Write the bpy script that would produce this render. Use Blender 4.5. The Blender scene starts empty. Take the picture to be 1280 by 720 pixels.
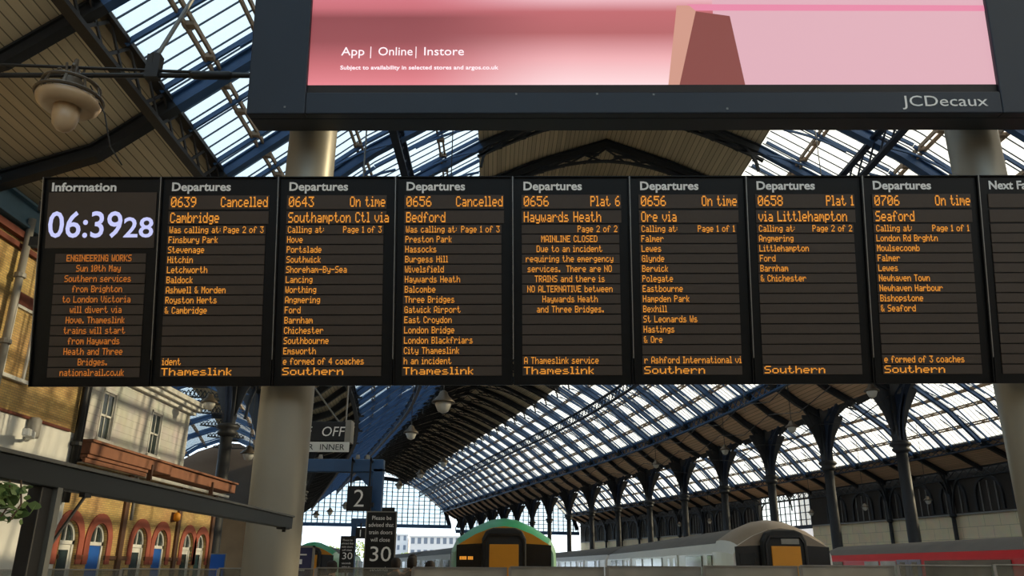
import bpy, bmesh, math, random
from mathutils import Vector, Matrix, Quaternion
random.seed(4)
S = bpy.context.scene
COL = S.collection
R = math.radians

# ------------------------------------------------------------------ camera, sky, sun, exposure
EYE = 1.62
TH = R(19.2); ROLL = R(0.4)
cam_d = bpy.data.cameras.new('camera'); cam = bpy.data.objects.new('camera', cam_d); COL.objects.link(cam)
cam_d.sensor_width = 36; cam_d.lens = 36 * 1000 / 1280; cam_d.clip_end = 2000; cam_d.clip_start = .05
fw = Vector((0, math.cos(TH), math.sin(TH))); up0 = Vector((0, -math.sin(TH), math.cos(TH))); r0 = Vector((1, 0, 0))
rt = r0 * math.cos(ROLL) + up0 * math.sin(ROLL); up = up0 * math.cos(ROLL) - r0 * math.sin(ROLL)
cam.matrix_world = Matrix((( rt.x, up.x, -fw.x, 0), (rt.y, up.y, -fw.y, 0), (rt.z, up.z, -fw.z, EYE), (0, 0, 0, 1)))
S.camera = cam
S.view_settings.view_transform = 'Standard'; S.view_settings.look = 'None'
S.view_settings.gamma = 1; S.view_settings.use_curve_mapping = False
S.view_settings.exposure = 0.2

SUN_DIR = Vector((math.sin(R(80)) * math.cos(R(20)), math.cos(R(80)) * math.cos(R(20)), math.sin(R(20))))
sun_d = bpy.data.lights.new('sun', 'SUN'); sun = bpy.data.objects.new('sun', sun_d); COL.objects.link(sun)
sun_d.energy = 9.0; sun_d.angle = R(0.6); sun_d.color = (1.0, .74, .45)
sun.rotation_euler = SUN_DIR.to_track_quat('Z', 'Y').to_euler(); sun.location = (60, 10, 60)

wd = bpy.data.worlds.new('sky'); S.world = wd; wd.use_nodes = True
nt = wd.node_tree; nt.nodes.clear()
wo = nt.nodes.new('ShaderNodeOutputWorld'); wb = nt.nodes.new('ShaderNodeBackground')
tc = nt.nodes.new('ShaderNodeTexCoord'); dp = nt.nodes.new('ShaderNodeVectorMath'); dp.operation = 'DOT_PRODUCT'
dp.inputs[1].default_value = SUN_DIR
cr = nt.nodes.new('ShaderNodeValToRGB')
cr.color_ramp.elements[0].position = 0.0; cr.color_ramp.elements[0].color = (.38, .6, .86, 1)
cr.color_ramp.elements[1].position = 1.0; cr.color_ramp.elements[1].color = (1.25, 1.1, .9, 1)
e = cr.color_ramp.elements.new(.55); e.color = (.80, .92, 1.0, 1)
mr = nt.nodes.new('ShaderNodeMapRange'); mr.inputs[1].default_value = -1; mr.inputs[2].default_value = 1
nt.links.new(tc.outputs['Generated'], dp.inputs[0]); nt.links.new(dp.outputs['Value'], mr.inputs[0])
nt.links.new(mr.outputs[0], cr.inputs[0]); nt.links.new(cr.outputs[0], wb.inputs[0]); nt.links.new(wb.outputs[0], wo.inputs[0])
wb.inputs[1].default_value = 2.1

# ------------------------------------------------------------------ materials
def lin(c):
    return tuple(((v / 255) / 12.92 if v / 255 <= .04045 else ((v / 255 + .055) / 1.055) ** 2.4) for v in c) + (1,)
def mat(name, rgb, rough=.6, metal=0., var=.18, scale=6., spec=.4, bump=0., emit=None, estr=1.):
    m = bpy.data.materials.new(name); m.use_nodes = True; n = m.node_tree.nodes; l = m.node_tree.links
    b = n['Principled BSDF']; b.inputs['Roughness'].default_value = rough; b.inputs['Metallic'].default_value = metal
    b.inputs['Specular IOR Level'].default_value = spec
    c = lin(rgb)
    t = n.new('ShaderNodeTexCoord'); no = n.new('ShaderNodeTexNoise'); no.inputs['Scale'].default_value = scale
    no.inputs['Detail'].default_value = 5; l.new(t.outputs['Object'], no.inputs['Vector'])
    mx = n.new('ShaderNodeMix'); mx.data_type = 'RGBA'
    mx.inputs[6].default_value = tuple(v * (1 - var) for v in c[:3]) + (1,); mx.inputs[7].default_value = tuple(min(1, v * (1 + var)) for v in c[:3]) + (1,)
    l.new(no.outputs['Fac'], mx.inputs[0]); l.new(mx.outputs[2], b.inputs['Base Color'])
    if bump:
        bp = n.new('ShaderNodeBump'); bp.inputs['Strength'].default_value = bump; l.new(no.outputs['Fac'], bp.inputs['Height']); l.new(bp.outputs[0], b.inputs['Normal'])
    if emit:
        b.inputs['Emission Color'].default_value = lin(emit); b.inputs['Emission Strength'].default_value = estr
    return m
def brick(name, c1, c2, mortar, bw=.225, bh=.075, axis='YZ', ms=.008, uv=False, rough=.85):
    m = mat(name, c1, rough); n = m.node_tree.nodes; l = m.node_tree.links; b = n['Principled BSDF']
    t = n.new('ShaderNodeTexCoord'); sx = n.new('ShaderNodeSeparateXYZ'); cx = n.new('ShaderNodeCombineXYZ')
    l.new(t.outputs['Object'], sx.inputs[0]); l.new(sx.outputs[axis[0]], cx.inputs[0]); l.new(sx.outputs[axis[1]], cx.inputs[1])
    br = n.new('ShaderNodeTexBrick'); br.inputs['Scale'].default_value = 1; br.inputs['Brick Width'].default_value = bw; br.inputs['Row Height'].default_value = bh
    br.inputs['Mortar Size'].default_value = ms; br.inputs['Color1'].default_value = lin(c1); br.inputs['Color2'].default_value = lin(c2); br.inputs['Mortar'].default_value = lin(mortar)
    no = n.new('ShaderNodeTexNoise'); no.inputs['Scale'].default_value = .8; no.inputs['Detail'].default_value = 6; l.new(t.outputs['Object'], no.inputs['Vector'])
    mx = n.new('ShaderNodeMix'); mx.data_type = 'RGBA'; mx.blend_type = 'MULTIPLY'; mx.inputs[0].default_value = .25
    l.new(cx.outputs[0], br.inputs['Vector']); l.new(br.outputs['Color'], mx.inputs[6]); l.new(no.outputs['Color'], mx.inputs[7]); l.new(mx.outputs[2], b.inputs['Base Color'])
    return m
def planks(name, rgb, w=.24, gap=.12):
    """boarding: grooves running along the sheet; the board index comes from the UV laid down by the sweep (metres across, metres along)"""
    m = mat(name, rgb, .8); n = m.node_tree.nodes; l = m.node_tree.links; b = n['Principled BSDF']
    uvn = n.new('ShaderNodeUVMap'); uvn.uv_map = 'UVMap'; sx = n.new('ShaderNodeSeparateXYZ'); l.new(uvn.outputs[0], sx.inputs[0])
    d = n.new('ShaderNodeMath'); d.operation = 'DIVIDE'; d.inputs[1].default_value = w; l.new(sx.outputs[0], d.inputs[0])
    f = n.new('ShaderNodeMath'); f.operation = 'FRACT'; l.new(d.outputs[0], f.inputs[0])
    g = n.new('ShaderNodeMath'); g.operation = 'LESS_THAN'; g.inputs[1].default_value = gap; l.new(f.outputs[0], g.inputs[0])
    fl = n.new('ShaderNodeMath'); fl.operation = 'FLOOR'; l.new(d.outputs[0], fl.inputs[0])
    wn = n.new('ShaderNodeTexWhiteNoise'); wn.noise_dimensions = '1D'; l.new(fl.outputs[0], wn.inputs['W'])
    mp = n.new('ShaderNodeMapping'); mp.inputs['Scale'].default_value = (8, .35, 1); l.new(uvn.outputs[0], mp.inputs[0])
    no = n.new('ShaderNodeTexNoise'); no.inputs['Scale'].default_value = 1; no.inputs['Detail'].default_value = 4; l.new(mp.outputs[0], no.inputs['Vector'])
    ad = n.new('ShaderNodeMath'); ad.operation = 'ADD'; l.new(wn.outputs['Value'], ad.inputs[0]); l.new(no.outputs['Fac'], ad.inputs[1])
    hf = n.new('ShaderNodeMath'); hf.operation = 'MULTIPLY'; hf.inputs[1].default_value = .5; l.new(ad.outputs[0], hf.inputs[0])
    c = lin(rgb); m1 = n.new('ShaderNodeMix'); m1.data_type = 'RGBA'
    m1.inputs[6].default_value = tuple(v * .7 for v in c[:3]) + (1,); m1.inputs[7].default_value = tuple(v * 1.25 for v in c[:3]) + (1,); l.new(hf.outputs[0], m1.inputs[0])
    m2 = n.new('ShaderNodeMix'); m2.data_type = 'RGBA'; m2.inputs[7].default_value = tuple(v * .3 for v in c[:3]) + (1,); l.new(m1.outputs[2], m2.inputs[6]); l.new(g.outputs[0], m2.inputs[0])
    l.new(m2.outputs[2], b.inputs['Base Color'])
    return m
def glass(name, rgb=(235, 242, 245), trans=.86, grime=.14):
    m = bpy.data.materials.new(name); m.use_nodes = True; n = m.node_tree.nodes; l = m.node_tree.links
    n.remove(n['Principled BSDF']); out = n['Material Output']
    tr = n.new('ShaderNodeBsdfTransparent'); tr.inputs[0].default_value = tuple(v * trans for v in lin(rgb)[:3]) + (1,)
    tl = n.new('ShaderNodeBsdfTranslucent'); tl.inputs[0].default_value = (.8, .8, .78, 1)
    gl = n.new('ShaderNodeBsdfGlossy'); gl.inputs['Roughness'].default_value = .1
    no = n.new('ShaderNodeTexNoise'); no.inputs['Scale'].default_value = 1.5; tcn = n.new('ShaderNodeTexCoord'); l.new(tcn.outputs['Object'], no.inputs['Vector'])
    mrn = n.new('ShaderNodeMapRange'); mrn.inputs[3].default_value = grime * .5; mrn.inputs[4].default_value = grime * 1.5; l.new(no.outputs['Fac'], mrn.inputs[0])
    m1 = n.new('ShaderNodeMixShader'); l.new(mrn.outputs[0], m1.inputs[0]); l.new(tr.outputs[0], m1.inputs[1]); l.new(tl.outputs[0], m1.inputs[2])
    m2 = n.new('ShaderNodeMixShader'); m2.inputs[0].default_value = .04; l.new(m1.outputs[0], m2.inputs[1]); l.new(gl.outputs[0], m2.inputs[2])
    l.new(m2.outputs[0], out.inputs[0])
    return m
def glow(name, rgb, st):
    m = mat(name, (20, 20, 20), .5, emit=rgb, estr=st); return m

M = dict(
    blue=mat('blue_paint', (52, 84, 124), .45, var=.2, scale=3), navy=mat('navy_paint', (34, 44, 62), .5, var=.2, scale=3),
    dark=mat('dark_iron', (42, 43, 45), .55, var=.3, scale=4), board=planks('roof_boarding', (206, 190, 158)), board2=planks('haunch_boarding', (214, 182, 150), .3),
    batten=mat('timber_batten', (150, 132, 112), .75, var=.3, scale=5), pane=glass('roof_glass', trans=.84, grime=.24), endpane=glass('end_glass', trans=.92, grime=.06),
    bar=mat('glazing_bar', (60, 70, 84), .6), black=mat('black_paint', (17, 17, 18), .45, var=.25), boardcase=mat('board_casing', (11, 10, 9), .4, var=.2, spec=.25),
    boardrow=mat('display_strip', (68, 56, 46), .55, var=.08, scale=20), bill=mat('billboard_casing', (32, 40, 52), .45, var=.12, scale=2),
    billin=mat('billboard_inner_strip', (44, 38, 36), .6, var=.1), head=mat('white_lettering', (246, 244, 240), .6, var=.03),
    led=glow('orange_led', (248, 160, 54), .74), led2=glow('dim_orange_led', (240, 138, 48), .5), clock=glow('white_blue_led', (205, 208, 255), .82),
    post=mat('grey_steel_post', (158, 152, 138), .38, metal=.25, var=.12, scale=1.2), white=mat('white_plastic', (225, 224, 218), .5, var=.05),
    stock=brick('yellow_stock_brick', (214, 178, 112), (190, 152, 92), (150, 132, 100)), rend=brick('white_painted_courses', (214, 212, 204), (206, 204, 197), (178, 175, 168), 4., .32, ms=.012),
    render=mat('white_render', (214, 212, 204), .8, var=.06, scale=1.), redbrick=mat('red_brick_arch', (158, 84, 66), .85, var=.2, scale=14), gutter=mat('rust_red_fascia', (140, 92, 66), .7, var=.3, scale=2.5),
    brown=mat('brown_pipe', (96, 66, 46), .6), wood=mat('white_joinery', (218, 216, 208), .5, var=.05), winglass=mat('dark_window_glass', (46, 58, 58), .12, var=.4, scale=1.5, spec=.8),
    bluedoor=mat('bright_blue_door', (30, 92, 176), .5, var=.08), canopy=mat('dark_green_steel', (25, 29, 30), .4, var=.2, scale=2), canopyrim=mat('grey_lip', (92, 92, 88), .5),
    leaf=mat('ivy_leaf', (70, 92, 46), .6, var=.35, scale=8), lampglass=mat('frosted_lamp_glass', (186, 158, 124), .3, var=.1, spec=.6), lampmetal=mat('aged_lamp_metal', (88, 78, 66), .45, metal=.4, var=.3),
    bowl=mat('pale_lamp_bowl', (205, 200, 188), .35, var=.08), steel=mat('wire_steel', (120, 120, 118), .4, metal=.5),
    tgreen=mat('train_green', (62, 150, 106), .4, var=.1, scale=2), tgreenpale=mat('train_pale_green', (150, 190, 160), .4, var=.08), tyellow=mat('train_orange_yellow', (214, 142, 34), .5, var=.06),
    tdark=mat('train_black', (20, 20, 22), .25, var=.2, spec=.6), tgang=mat('gangway_rubber', (40, 39, 38), .7, var=.2), twhite=mat('train_white', (230, 224, 216), .3, var=.06, scale=1.5),
    troof=mat('train_roof_grey', (84, 81, 78), .65, var=.25, scale=1.2), tnose=mat('train_nose_grey_brown', (138, 122, 104), .5, var=.2, scale=2), tred=mat('train_red', (196, 24, 32), .35, var=.08, scale=1.5),
    tdoor=mat('train_door_grey', (120, 120, 134), .4, var=.08), twin=mat('train_window', (40, 40, 42), .1, var=.3, spec=.8), twin_reflect=mat('train_window_painted_reflection', (150, 152, 154), .1, var=.5, scale=1.2, spec=.8),  # last one is a paler window copy, bright reflections put into its colour
    tsilver=mat('train_silver', (176, 166, 154), .35, metal=.2, var=.15), under=mat('underframe', (40, 38, 36), .8), beige=brick('beige_panels', (250, 230, 190), (246, 224, 184), (186, 170, 140), 2.2, 1.2, ms=.02),
    darkwall=mat('dark_brown_wall', (62, 56, 50), .85, var=.3, scale=.6), floor=mat('concourse_floor', (120, 116, 110), .5, var=.15, scale=.7), bed=mat('ballast', (88, 80, 72), .95, var=.4, scale=5),  # darkwall: dark brown, mottled at random
    clear=glass('clear_barrier_glass', (225, 228, 225), .9, .1), frost=glass('barrier_glass', (205, 200, 192), .62, .5), rail=mat('barrier_rail', (150, 146, 140), .35, metal=.6), skin=mat('skin', (196, 150, 124), .6, var=.08), hair=mat('dark_hair', (34, 26, 22), .8, var=.3),
    tree=mat('tree_leaf', (128, 150, 76), .8, var=.4, scale=2), bark=mat('bark', (84, 66, 50), .9), conc=mat('pale_building', (205, 206, 208), .8, var=.06), cwin=mat('far_window', (110, 120, 135), .3),
    ground=mat('outside_ground', (130, 128, 118), .95, var=.2, scale=.1), hoard=mat('brown_hoarding', (136, 108, 74), .7, var=.3, scale=1.5), notice=mat('indigo_notice', (52, 54, 92), .5, var=.1), patina=mat('faded_blue_girder', (84, 112, 128), .6, var=.25, scale=2),
    duct=mat('grey_downpipe', (140, 136, 128), .5, var=.15), terracotta=mat('terracotta_red_lintel', (112, 60, 46), .8),
)
for k in ('jacket_a', 'jacket_b', 'jacket_c'): pass

# ------------------------------------------------------------------ mesh builder
class MB:
    def __init__(s): s.bm = bmesh.new(); s.uv = None
    def face(s, pts):
        try: return s.bm.faces.new([s.bm.verts.new(p) for p in pts])
        except ValueError: return None
    def box(s, c, d, rot=None):
        cx, cy, cz = c; x, y, z = d[0] / 2, d[1] / 2, d[2] / 2
        P = [Vector((sx * x, sy * y, sz * z)) for sz in (-1, 1) for sy in (-1, 1) for sx in (-1, 1)]
        if rot is not None: P = [rot @ p for p in P]
        v = [s.bm.verts.new(p + Vector(c)) for p in P]
        for f in ((0, 2, 3, 1), (4, 5, 7, 6), (0, 1, 5, 4), (2, 6, 7, 3), (0, 4, 6, 2), (1, 3, 7, 5)): s.bm.faces.new([v[i] for i in f])
        return s
    def bb(s, x0, x1, y0, y1, z0, z1): return s.box(((x0 + x1) / 2, (y0 + y1) / 2, (z0 + z1) / 2), (x1 - x0, y1 - y0, z1 - z0))
    def bar(s, p, q, w, h=None, upv=(0, 0, 1)):
        p, q = Vector(p), Vector(q); h = h or w; d = q - p; L = d.length
        if L < 1e-6: return s
        d /= L; u = Vector(upv)
        if abs(d.dot(u)) > .98: u = Vector((1, 0, 0))
        sx = d.cross(u).normalized(); su = sx.cross(d).normalized()
        return s.box((p + q) / 2, (w, L, h), Matrix((sx, d, su)).transposed())
    def tube(s, pts, r, n=8, caps=True):
        pts = [Vector(p) for p in pts]; rr = r if isinstance(r, (list, tuple)) else [r] * len(pts); rings = []
        for i, p in enumerate(pts):
            d = (pts[min(i + 1, len(pts) - 1)] - pts[max(i - 1, 0)]).normalized()
            a = Vector((0, 0, 1)) if abs(d.z) < .9 else Vector((1, 0, 0))
            x = d.cross(a).normalized(); y = d.cross(x).normalized()
            rings.append([s.bm.verts.new(p + (x * math.cos(2 * math.pi * k / n) + y * math.sin(2 * math.pi * k / n)) * rr[i]) for k in range(n)])
        for a, b in zip(rings, rings[1:]):
            for k in range(n): s.bm.faces.new((a[k], a[(k + 1) % n], b[(k + 1) % n], b[k]))
        if caps: s.bm.faces.new(rings[0][::-1]); s.bm.faces.new(rings[-1])
        return s
    def lathe(s, prof, o=(0, 0, 0), n=20):
        o = Vector(o); rings = [[s.bm.verts.new(o + Vector((r * math.cos(2 * math.pi * k / n), r * math.sin(2 * math.pi * k / n), z))) for k in range(n)] for r, z in prof]
        for a, b in zip(rings, rings[1:]):
            for k in range(n): s.bm.faces.new((a[k], a[(k + 1) % n], b[(k + 1) % n], b[k]))
        s.bm.faces.new(rings[0][::-1]); s.bm.faces.new(rings[-1]); return s
    def prism(s, pts, f, d):
        """polygon in 2D mapped by f(a, b, depth) between depth d[0] and d[1]"""
        A = [s.bm.verts.new(f(a, b, d[0])) for a, b in pts]; B = [s.bm.verts.new(f(a, b, d[1])) for a, b in pts]
        s.bm.faces.new(A[::-1]); s.bm.faces.new(B)
        for i in range(len(pts)):
            j = (i + 1) % len(pts); s.bm.faces.new((A[i], A[j], B[j], B[i]))
        return s
    def ribbon(s, pts, dep, w, f, off=0.):
        """rectangular bar following a polyline in a plane; off/dep measured along the left normal; f(a, b, t) maps to 3D"""
        N = []
        for i in range(len(pts)):
            a, b = pts[max(i - 1, 0)], pts[min(i + 1, len(pts) - 1)]
            dx, dy = b[0] - a[0], b[1] - a[1]; L = math.hypot(dx, dy) or 1; N.append((-dy / L, dx / L))
        rings = []
        for p, n in zip(pts, N):
            rings.append([s.bm.verts.new(f(p[0] + n[0] * o, p[1] + n[1] * o, t)) for o, t in ((off, -w / 2), (off, w / 2), (off + dep, w / 2), (off + dep, -w / 2))])
        for a, b in zip(rings, rings[1:]):
            for k in range(4): s.bm.faces.new((a[k], a[(k + 1) % 4], b[(k + 1) % 4], b[k]))
        s.bm.faces.new(rings[0][::-1]); s.bm.faces.new(rings[-1]); return s
    def build(s, name, m, parent=None, smooth=False, bevel=0, loc=None):
        bmesh.ops.recalc_face_normals(s.bm, faces=s.bm.faces)
        me = bpy.data.meshes.new(name); s.bm.to_mesh(me); s.bm.free(); me.materials.append(m)
        if smooth:
            for p in me.polygons: p.use_smooth = True
        o = bpy.data.objects.new(name, me); COL.objects.link(o)
        if parent: o.parent = parent
        if loc: o.location = loc
        if bevel:
            b = o.modifiers.new('bevel', 'BEVEL'); b.width = bevel; b.segments = 2; b.limit_method = 'ANGLE'
        return o
XZ = lambda a, b, t: Vector((a, t, b))       # plane across the vault
YZ = lambda a, b, t: Vector((t, a, b))       # plane along the vault
def tag(o, label, cat, group=None, kind=None):
    o['label'] = label; o['category'] = cat
    if group: o['group'] = group
    if kind: o['kind'] = kind
    return o
def thing(name, label, cat, loc=(0, 0, 0), rz=0, group=None):
    o = bpy.data.objects.new(name, None); COL.objects.link(o); o.empty_display_size = .2
    o.location = loc; o.rotation_euler = (0, 0, rz); return tag(o, label, cat, group)
def struct(o, label=None, cat=None):
    o['kind'] = 'structure'
    if label: o['label'] = label
    if cat: o['category'] = cat
    return o
def dup(root, loc=None, rz=None, label=None, group=None):
    r = root.copy(); COL.objects.link(r)
    if loc is not None: r.location = loc
    if rz is not None: r.rotation_euler = (0, 0, rz)
    if label: r['label'] = label
    if group: r['group'] = group
    for ch in list(root.children):
        c = ch.copy(); COL.objects.link(c); c.parent = r
        for g in list(ch.children):
            d = g.copy(); COL.objects.link(d); d.parent = c
    return r
def ordn(i): return ['first', 'second', 'third', 'fourth', 'fifth', 'sixth', 'seventh', 'eighth', 'ninth', 'tenth', 'eleventh', 'twelfth', 'thirteenth', 'fourteenth', 'fifteenth', 'sixteenth', 'seventeenth', 'eighteenth', 'nineteenth', 'twentieth'][i]
_txt = {}
def text(s, size, m, name, parent, loc, align='LEFT', width=None, depth=.004, bold=0., squash=1., rx=90, shear=0.):
    """lettering from the built-in font as a mesh standing in the parent's local x-z plane, facing -y"""
    cu = bpy.data.curves.new(name, 'FONT'); cu.body = s; cu.size = size; cu.align_x = align; cu.extrude = depth / 2; cu.offset = bold; cu.resolution_u = 3; cu.shear = shear
    t = bpy.data.objects.new(name, cu); COL.objects.link(t); bpy.context.view_layer.update()
    me = bpy.data.meshes.new_from_object(t.evaluated_get(bpy.context.evaluated_depsgraph_get())); bpy.data.objects.remove(t); bpy.data.curves.remove(cu)
    xs = [v.co.x for v in me.vertices]; k = squash
    if width and max(xs) > min(xs): k = width / (max(xs) - min(xs))
    me.transform(Matrix.Rotation(R(rx), 4, 'X') @ Matrix.Diagonal((k, 1, 1, 1)))
    me.materials.clear(); me.materials.append(m); o = bpy.data.objects.new(name, me); COL.objects.link(o); o.parent = parent; o.location = loc
    return o

# ------------------------------------------------------------------ plan of the shed: a centre line that bends to the left
def C(y):
    if y < 30: return 5.1
    if y < 100: return 5.1 - .002 * (y - 30) ** 2
    return -4.7 - .28 * (y - 100)
def ang(y):
    s = 0 if y < 30 else (-.004 * (y - 30) if y < 100 else -.28)
    return math.atan(s)          # heading of the line, 0 = +Y
def P(y, u, z):
    a = ang(y); return Vector((C(y) + u * math.cos(a), y - u * math.sin(a), z))
BAY = 8.75; Y0 = 46.6; YEND = 195.0
def frange(a, b, st):
    n = max(1, int(round((b - a) / st))); return [a + (b - a) * i / n for i in range(n + 1)]

def sheet(prof, ya, yb, th, name, m, parent=None, step=4.375):
    """a sheet following the profile, swept along the shed, with UVs in metres"""
    b = MB(); uvl = b.bm.loops.layers.uv.new('UVMap'); ys = frange(ya, yb, step)
    L = [0]
    for p, q in zip(prof, prof[1:]): L.append(L[-1] + math.hypot(q[0] - p[0], q[1] - p[1]))
    lo = [[b.bm.verts.new(P(y, u, z)) for u, z in prof] for y in ys]; hi = [[b.bm.verts.new(P(y, u, z + th)) for u, z in prof] for y in ys]
    def q(vs, uvs):
        f = b.bm.faces.new(vs)
        for l, uv in zip(f.loops, uvs): l[uvl].uv = uv
    for i in range(len(ys) - 1):
        for j in range(len(prof) - 1):
            uvs = [(L[j], ys[i]), (L[j + 1], ys[i]), (L[j + 1], ys[i + 1]), (L[j], ys[i + 1])]
            q((lo[i][j], lo[i][j + 1], lo[i + 1][j + 1], lo[i + 1][j]), uvs); q((hi[i][j], hi[i + 1][j], hi[i + 1][j + 1], hi[i][j + 1]), uvs)
        for j in (0, len(prof) - 1): q((lo[i][j], lo[i + 1][j], hi[i + 1][j], hi[i][j]), [(0, 0)] * 4)
    for i in (0, len(ys) - 1):
        for j in range(len(prof) - 1): q((lo[i][j], lo[i][j + 1], hi[i][j + 1], hi[i][j]), [(0, 0)] * 4)
    return b.build(name, m, parent)
def interp(prof, u):
    for (a, za), (c, zc) in zip(prof, prof[1:]):
        if min(a, c) - 1e-6 <= u <= max(a, c) + 1e-6: return za + (zc - za) * (u - a) / (c - a)
    return prof[-1][1]
def glazing(n, prof, ya, yb, purlins, label, sgn, rstep=2.1875):
    """one glazed slope: panes, glazing bars, battens and small bowed rafters"""
    root = struct(sheet(prof, ya, yb, .012, 'window_%d' % n, M['pane']))
    root['label'] = label; root['category'] = 'roof glazing'
    g = MB()
    for y in frange(ya + .2, yb - .2, .5468):
        for p, q in zip(prof, prof[1:]): g.bar(P(y, p[0], p[1] - .04), P(y, q[0], q[1] - .04), .028, .05)
    g.build('glazing_bars', M['bar'], root)['kind'] = 'stuff'
    for u in purlins:
        b = MB(); ys = frange(ya, yb, 4.375)
        for a, c in zip(ys, ys[1:]):
            for d in (-.09, .09): b.bar(P(a, u + d, interp(prof, u + d) - .16), P(c, u + d, interp(prof, u + d) - .16), .07, .16)
        for y in frange(ya, yb, 1.4583): b.bar(P(y - .1, u, interp(prof, u) - .2), P(y + .1, u, interp(prof, u) - .2), .34, .14)
        b.build('batten', M['batten'], root)
    for u0, u1 in zip(purlins, purlins[1:]): pass
    b = MB()
    for i, y in enumerate(frange(ya + rstep / 2, yb - rstep / 2, rstep)):
        for p, q in zip(prof, prof[1:]): b.bar(P(y, p[0], p[1] - .26), P(y, q[0], q[1] - .22), .08, .15)
        if y < 110:                                            # bowed under-ties against the long girder
            for ua, ub in ((prof[0][0], prof[0][0] + sgn * 2.6), (prof[0][0] + sgn * 3.4, prof[0][0] + sgn * 6.4)):
                pts = []
                for k in range(6):
                    t = k / 5; u = ua + (ub - ua) * t; pts.append(P(y, u, interp(prof, u) - .36 - .55 * (1 - t) ** 2))
                for a, c in zip(pts, pts[1:]): b.bar(a, c, .07, .09)
    b.build('rafters', M['blue'], root)
    return root
def long_girder(name, u, z, dep, ya, yb, m, label, w=.3, group='long lattice girders'):
    b = MB(); ys = frange(ya, yb, 1.0938)
    for zz in (z, z - dep):
        for a, c in zip(ys[::4], ys[4::4] + ([ys[-1]] if (len(ys) - 1) % 4 else [])): b.bar(P(a, u, zz), P(c, u, zz), w, .13)
    for i, (a, c) in enumerate(zip(ys, ys[1:])):
        b.bar(P(a, u, z), P(c, u, z - dep), .05, .09); b.bar(P(a, u, z - dep), P(c, u, z), .05, .09)
    o = b.build(name, m); return tag(o, label, 'girder', kind='structure')

# profiles (u across from the centre line, z above the concourse)
A_CROWN = [(-6.7, 20.6), (-3.4, 22.1), (0, 23.3), (3.4, 22.1), (6.7, 20.6)]
A_GR = [(6.7, 20.6), (11, 17.95), (15.2, 14.6)]
A_GL = [(-u, z) for u, z in A_GR]
A_HR = [(15.2, 14.6), (17, 13.2), (18.6, 12.3)]
A_HL = [(-15.2, 14.6), (-17.2, 13.0), (-20.0, 12.0)]
UB = 34.5
B_CROWN = [(UB - 5.5, 19.4), (UB, 20.6), (UB + 5.5, 19.4)]
B_GL = [(UB - 5.5, 19.4), (UB - 9, 17), (UB - 12.3, 14.1)]
B_GR = [(UB + 5.5, 19.4), (UB + 9, 17), (UB + 12.0, 14.0)]
B_HL = [(UB - 12.3, 14.1), (UB - 15.9, 12.3)]
B_HR = [(UB + 12.0, 14.0), (UB + 14, 13), (UB + 16, 12.0)]
struct(sheet(A_CROWN, -14, YEND, .12, 'ceiling', M['board']), 'boarded crown of the main vault above the departure boards', 'roof boarding')
struct(sheet(A_HR, -14, YEND, .12, 'ceiling', M['board2']), 'boarded slope above the column row right of the main vault', 'roof boarding')
struct(sheet(A_HL, -14, YEND, .12, 'ceiling', M['board']), 'planked slope above the brick building and hanging lantern', 'roof boarding')
struct(sheet([(-20.0, 12.0), (-23.5, 11.9)], -14, 43, .12, 'ceiling', M['board']), 'flat boarded strip over the top of the brick building', 'roof boarding')
struct(sheet(B_CROWN, -14, YEND, .12, 'ceiling', M['board']), 'boarded crown of the second vault beyond the columns', 'roof boarding')
struct(sheet(B_HL, -14, YEND, .12, 'ceiling', M['board']), 'boarded slope of the second vault above the column row', 'roof boarding')
struct(sheet(B_HR, -14, YEND, .12, 'ceiling', M['board2']), 'brown boarded slope of the second vault above the beige wall', 'roof boarding')
glazing(1, A_GL, -14, YEND, [-8.3, -11.3, -12.6, -13.9], 'bluish glazed slope left of the boarded crown', -1)
glazing(2, A_GR, -14, YEND, [8.3, 11.3, 12.6, 13.9], 'bright glazed slope right of the boarded crown', 1)
glazing(3, B_GR, -14, YEND, [UB + 7.5, UB + 9, UB + 10.5], 'glazed slope of the second vault above the beige wall', 1)
glazing(4, B_GL, -14, YEND, [UB - 8, UB - 10], 'glazed slope of the second vault just beyond the columns', -1)
UC = -29.0
struct(sheet([(-20, 12.2), (-22.5, 13.6)], 43, YEND, .12, 'ceiling', M['board']), 'boarded strip of the low aisle beyond the station building', 'roof boarding')
glazing(5, [(-22.5, 13.6), (-25, 15.4), (-28, 16.6)], 43, 111, [-24, -26], 'glazed slope of the low aisle behind the white building', -1, 8.75)
glazing(6, [(-30, 16.6), (-33, 15.4), (-36, 13.2)], 43, 111, [-32, -34], 'far glazed slope of the low aisle behind the white building', -1, 8.75)
struct(sheet([(-28, 16.6), (-30, 16.6)], 43, 111, .12, 'ceiling', M['board']), 'boarded ridge of the low aisle behind the white building', 'roof boarding')
long_girder('lattice_girder', -9.7, 18.3, .95, 8, YEND, M['navy'], 'dark blue lattice girder running under the bluish glazing')
long_girder('lattice_girder', 9.7, 18.3, .95, 8, YEND, M['navy'], 'dark blue lattice girder running under the bright glazing')
long_girder('lattice_girder', -15.2, 14.45, 1.0, 8, YEND, M['dark'], 'dark lattice girder edging the planked slope by the lantern')
long_girder('lattice_girder', 15.2, 14.45, .75, 8, YEND, M['blue'], 'blue lattice girder along the foot of the bright glazing')
long_girder('lattice_girder', UB + 12, 13.8, .6, 40, YEND, M['navy'], 'lattice girder along the foot of the second vault glazing')
long_girder('lattice_girder', 18.6, 13.3, .8, 15, YEND, M['dark'], 'dark lattice girder carried along the tops of the columns', .34)
long_girder('lattice_girder', -20, 12.6, .8, 43, YEND, M['dark'], 'dark lattice girder carried by the columns past the station building', .34)

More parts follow.
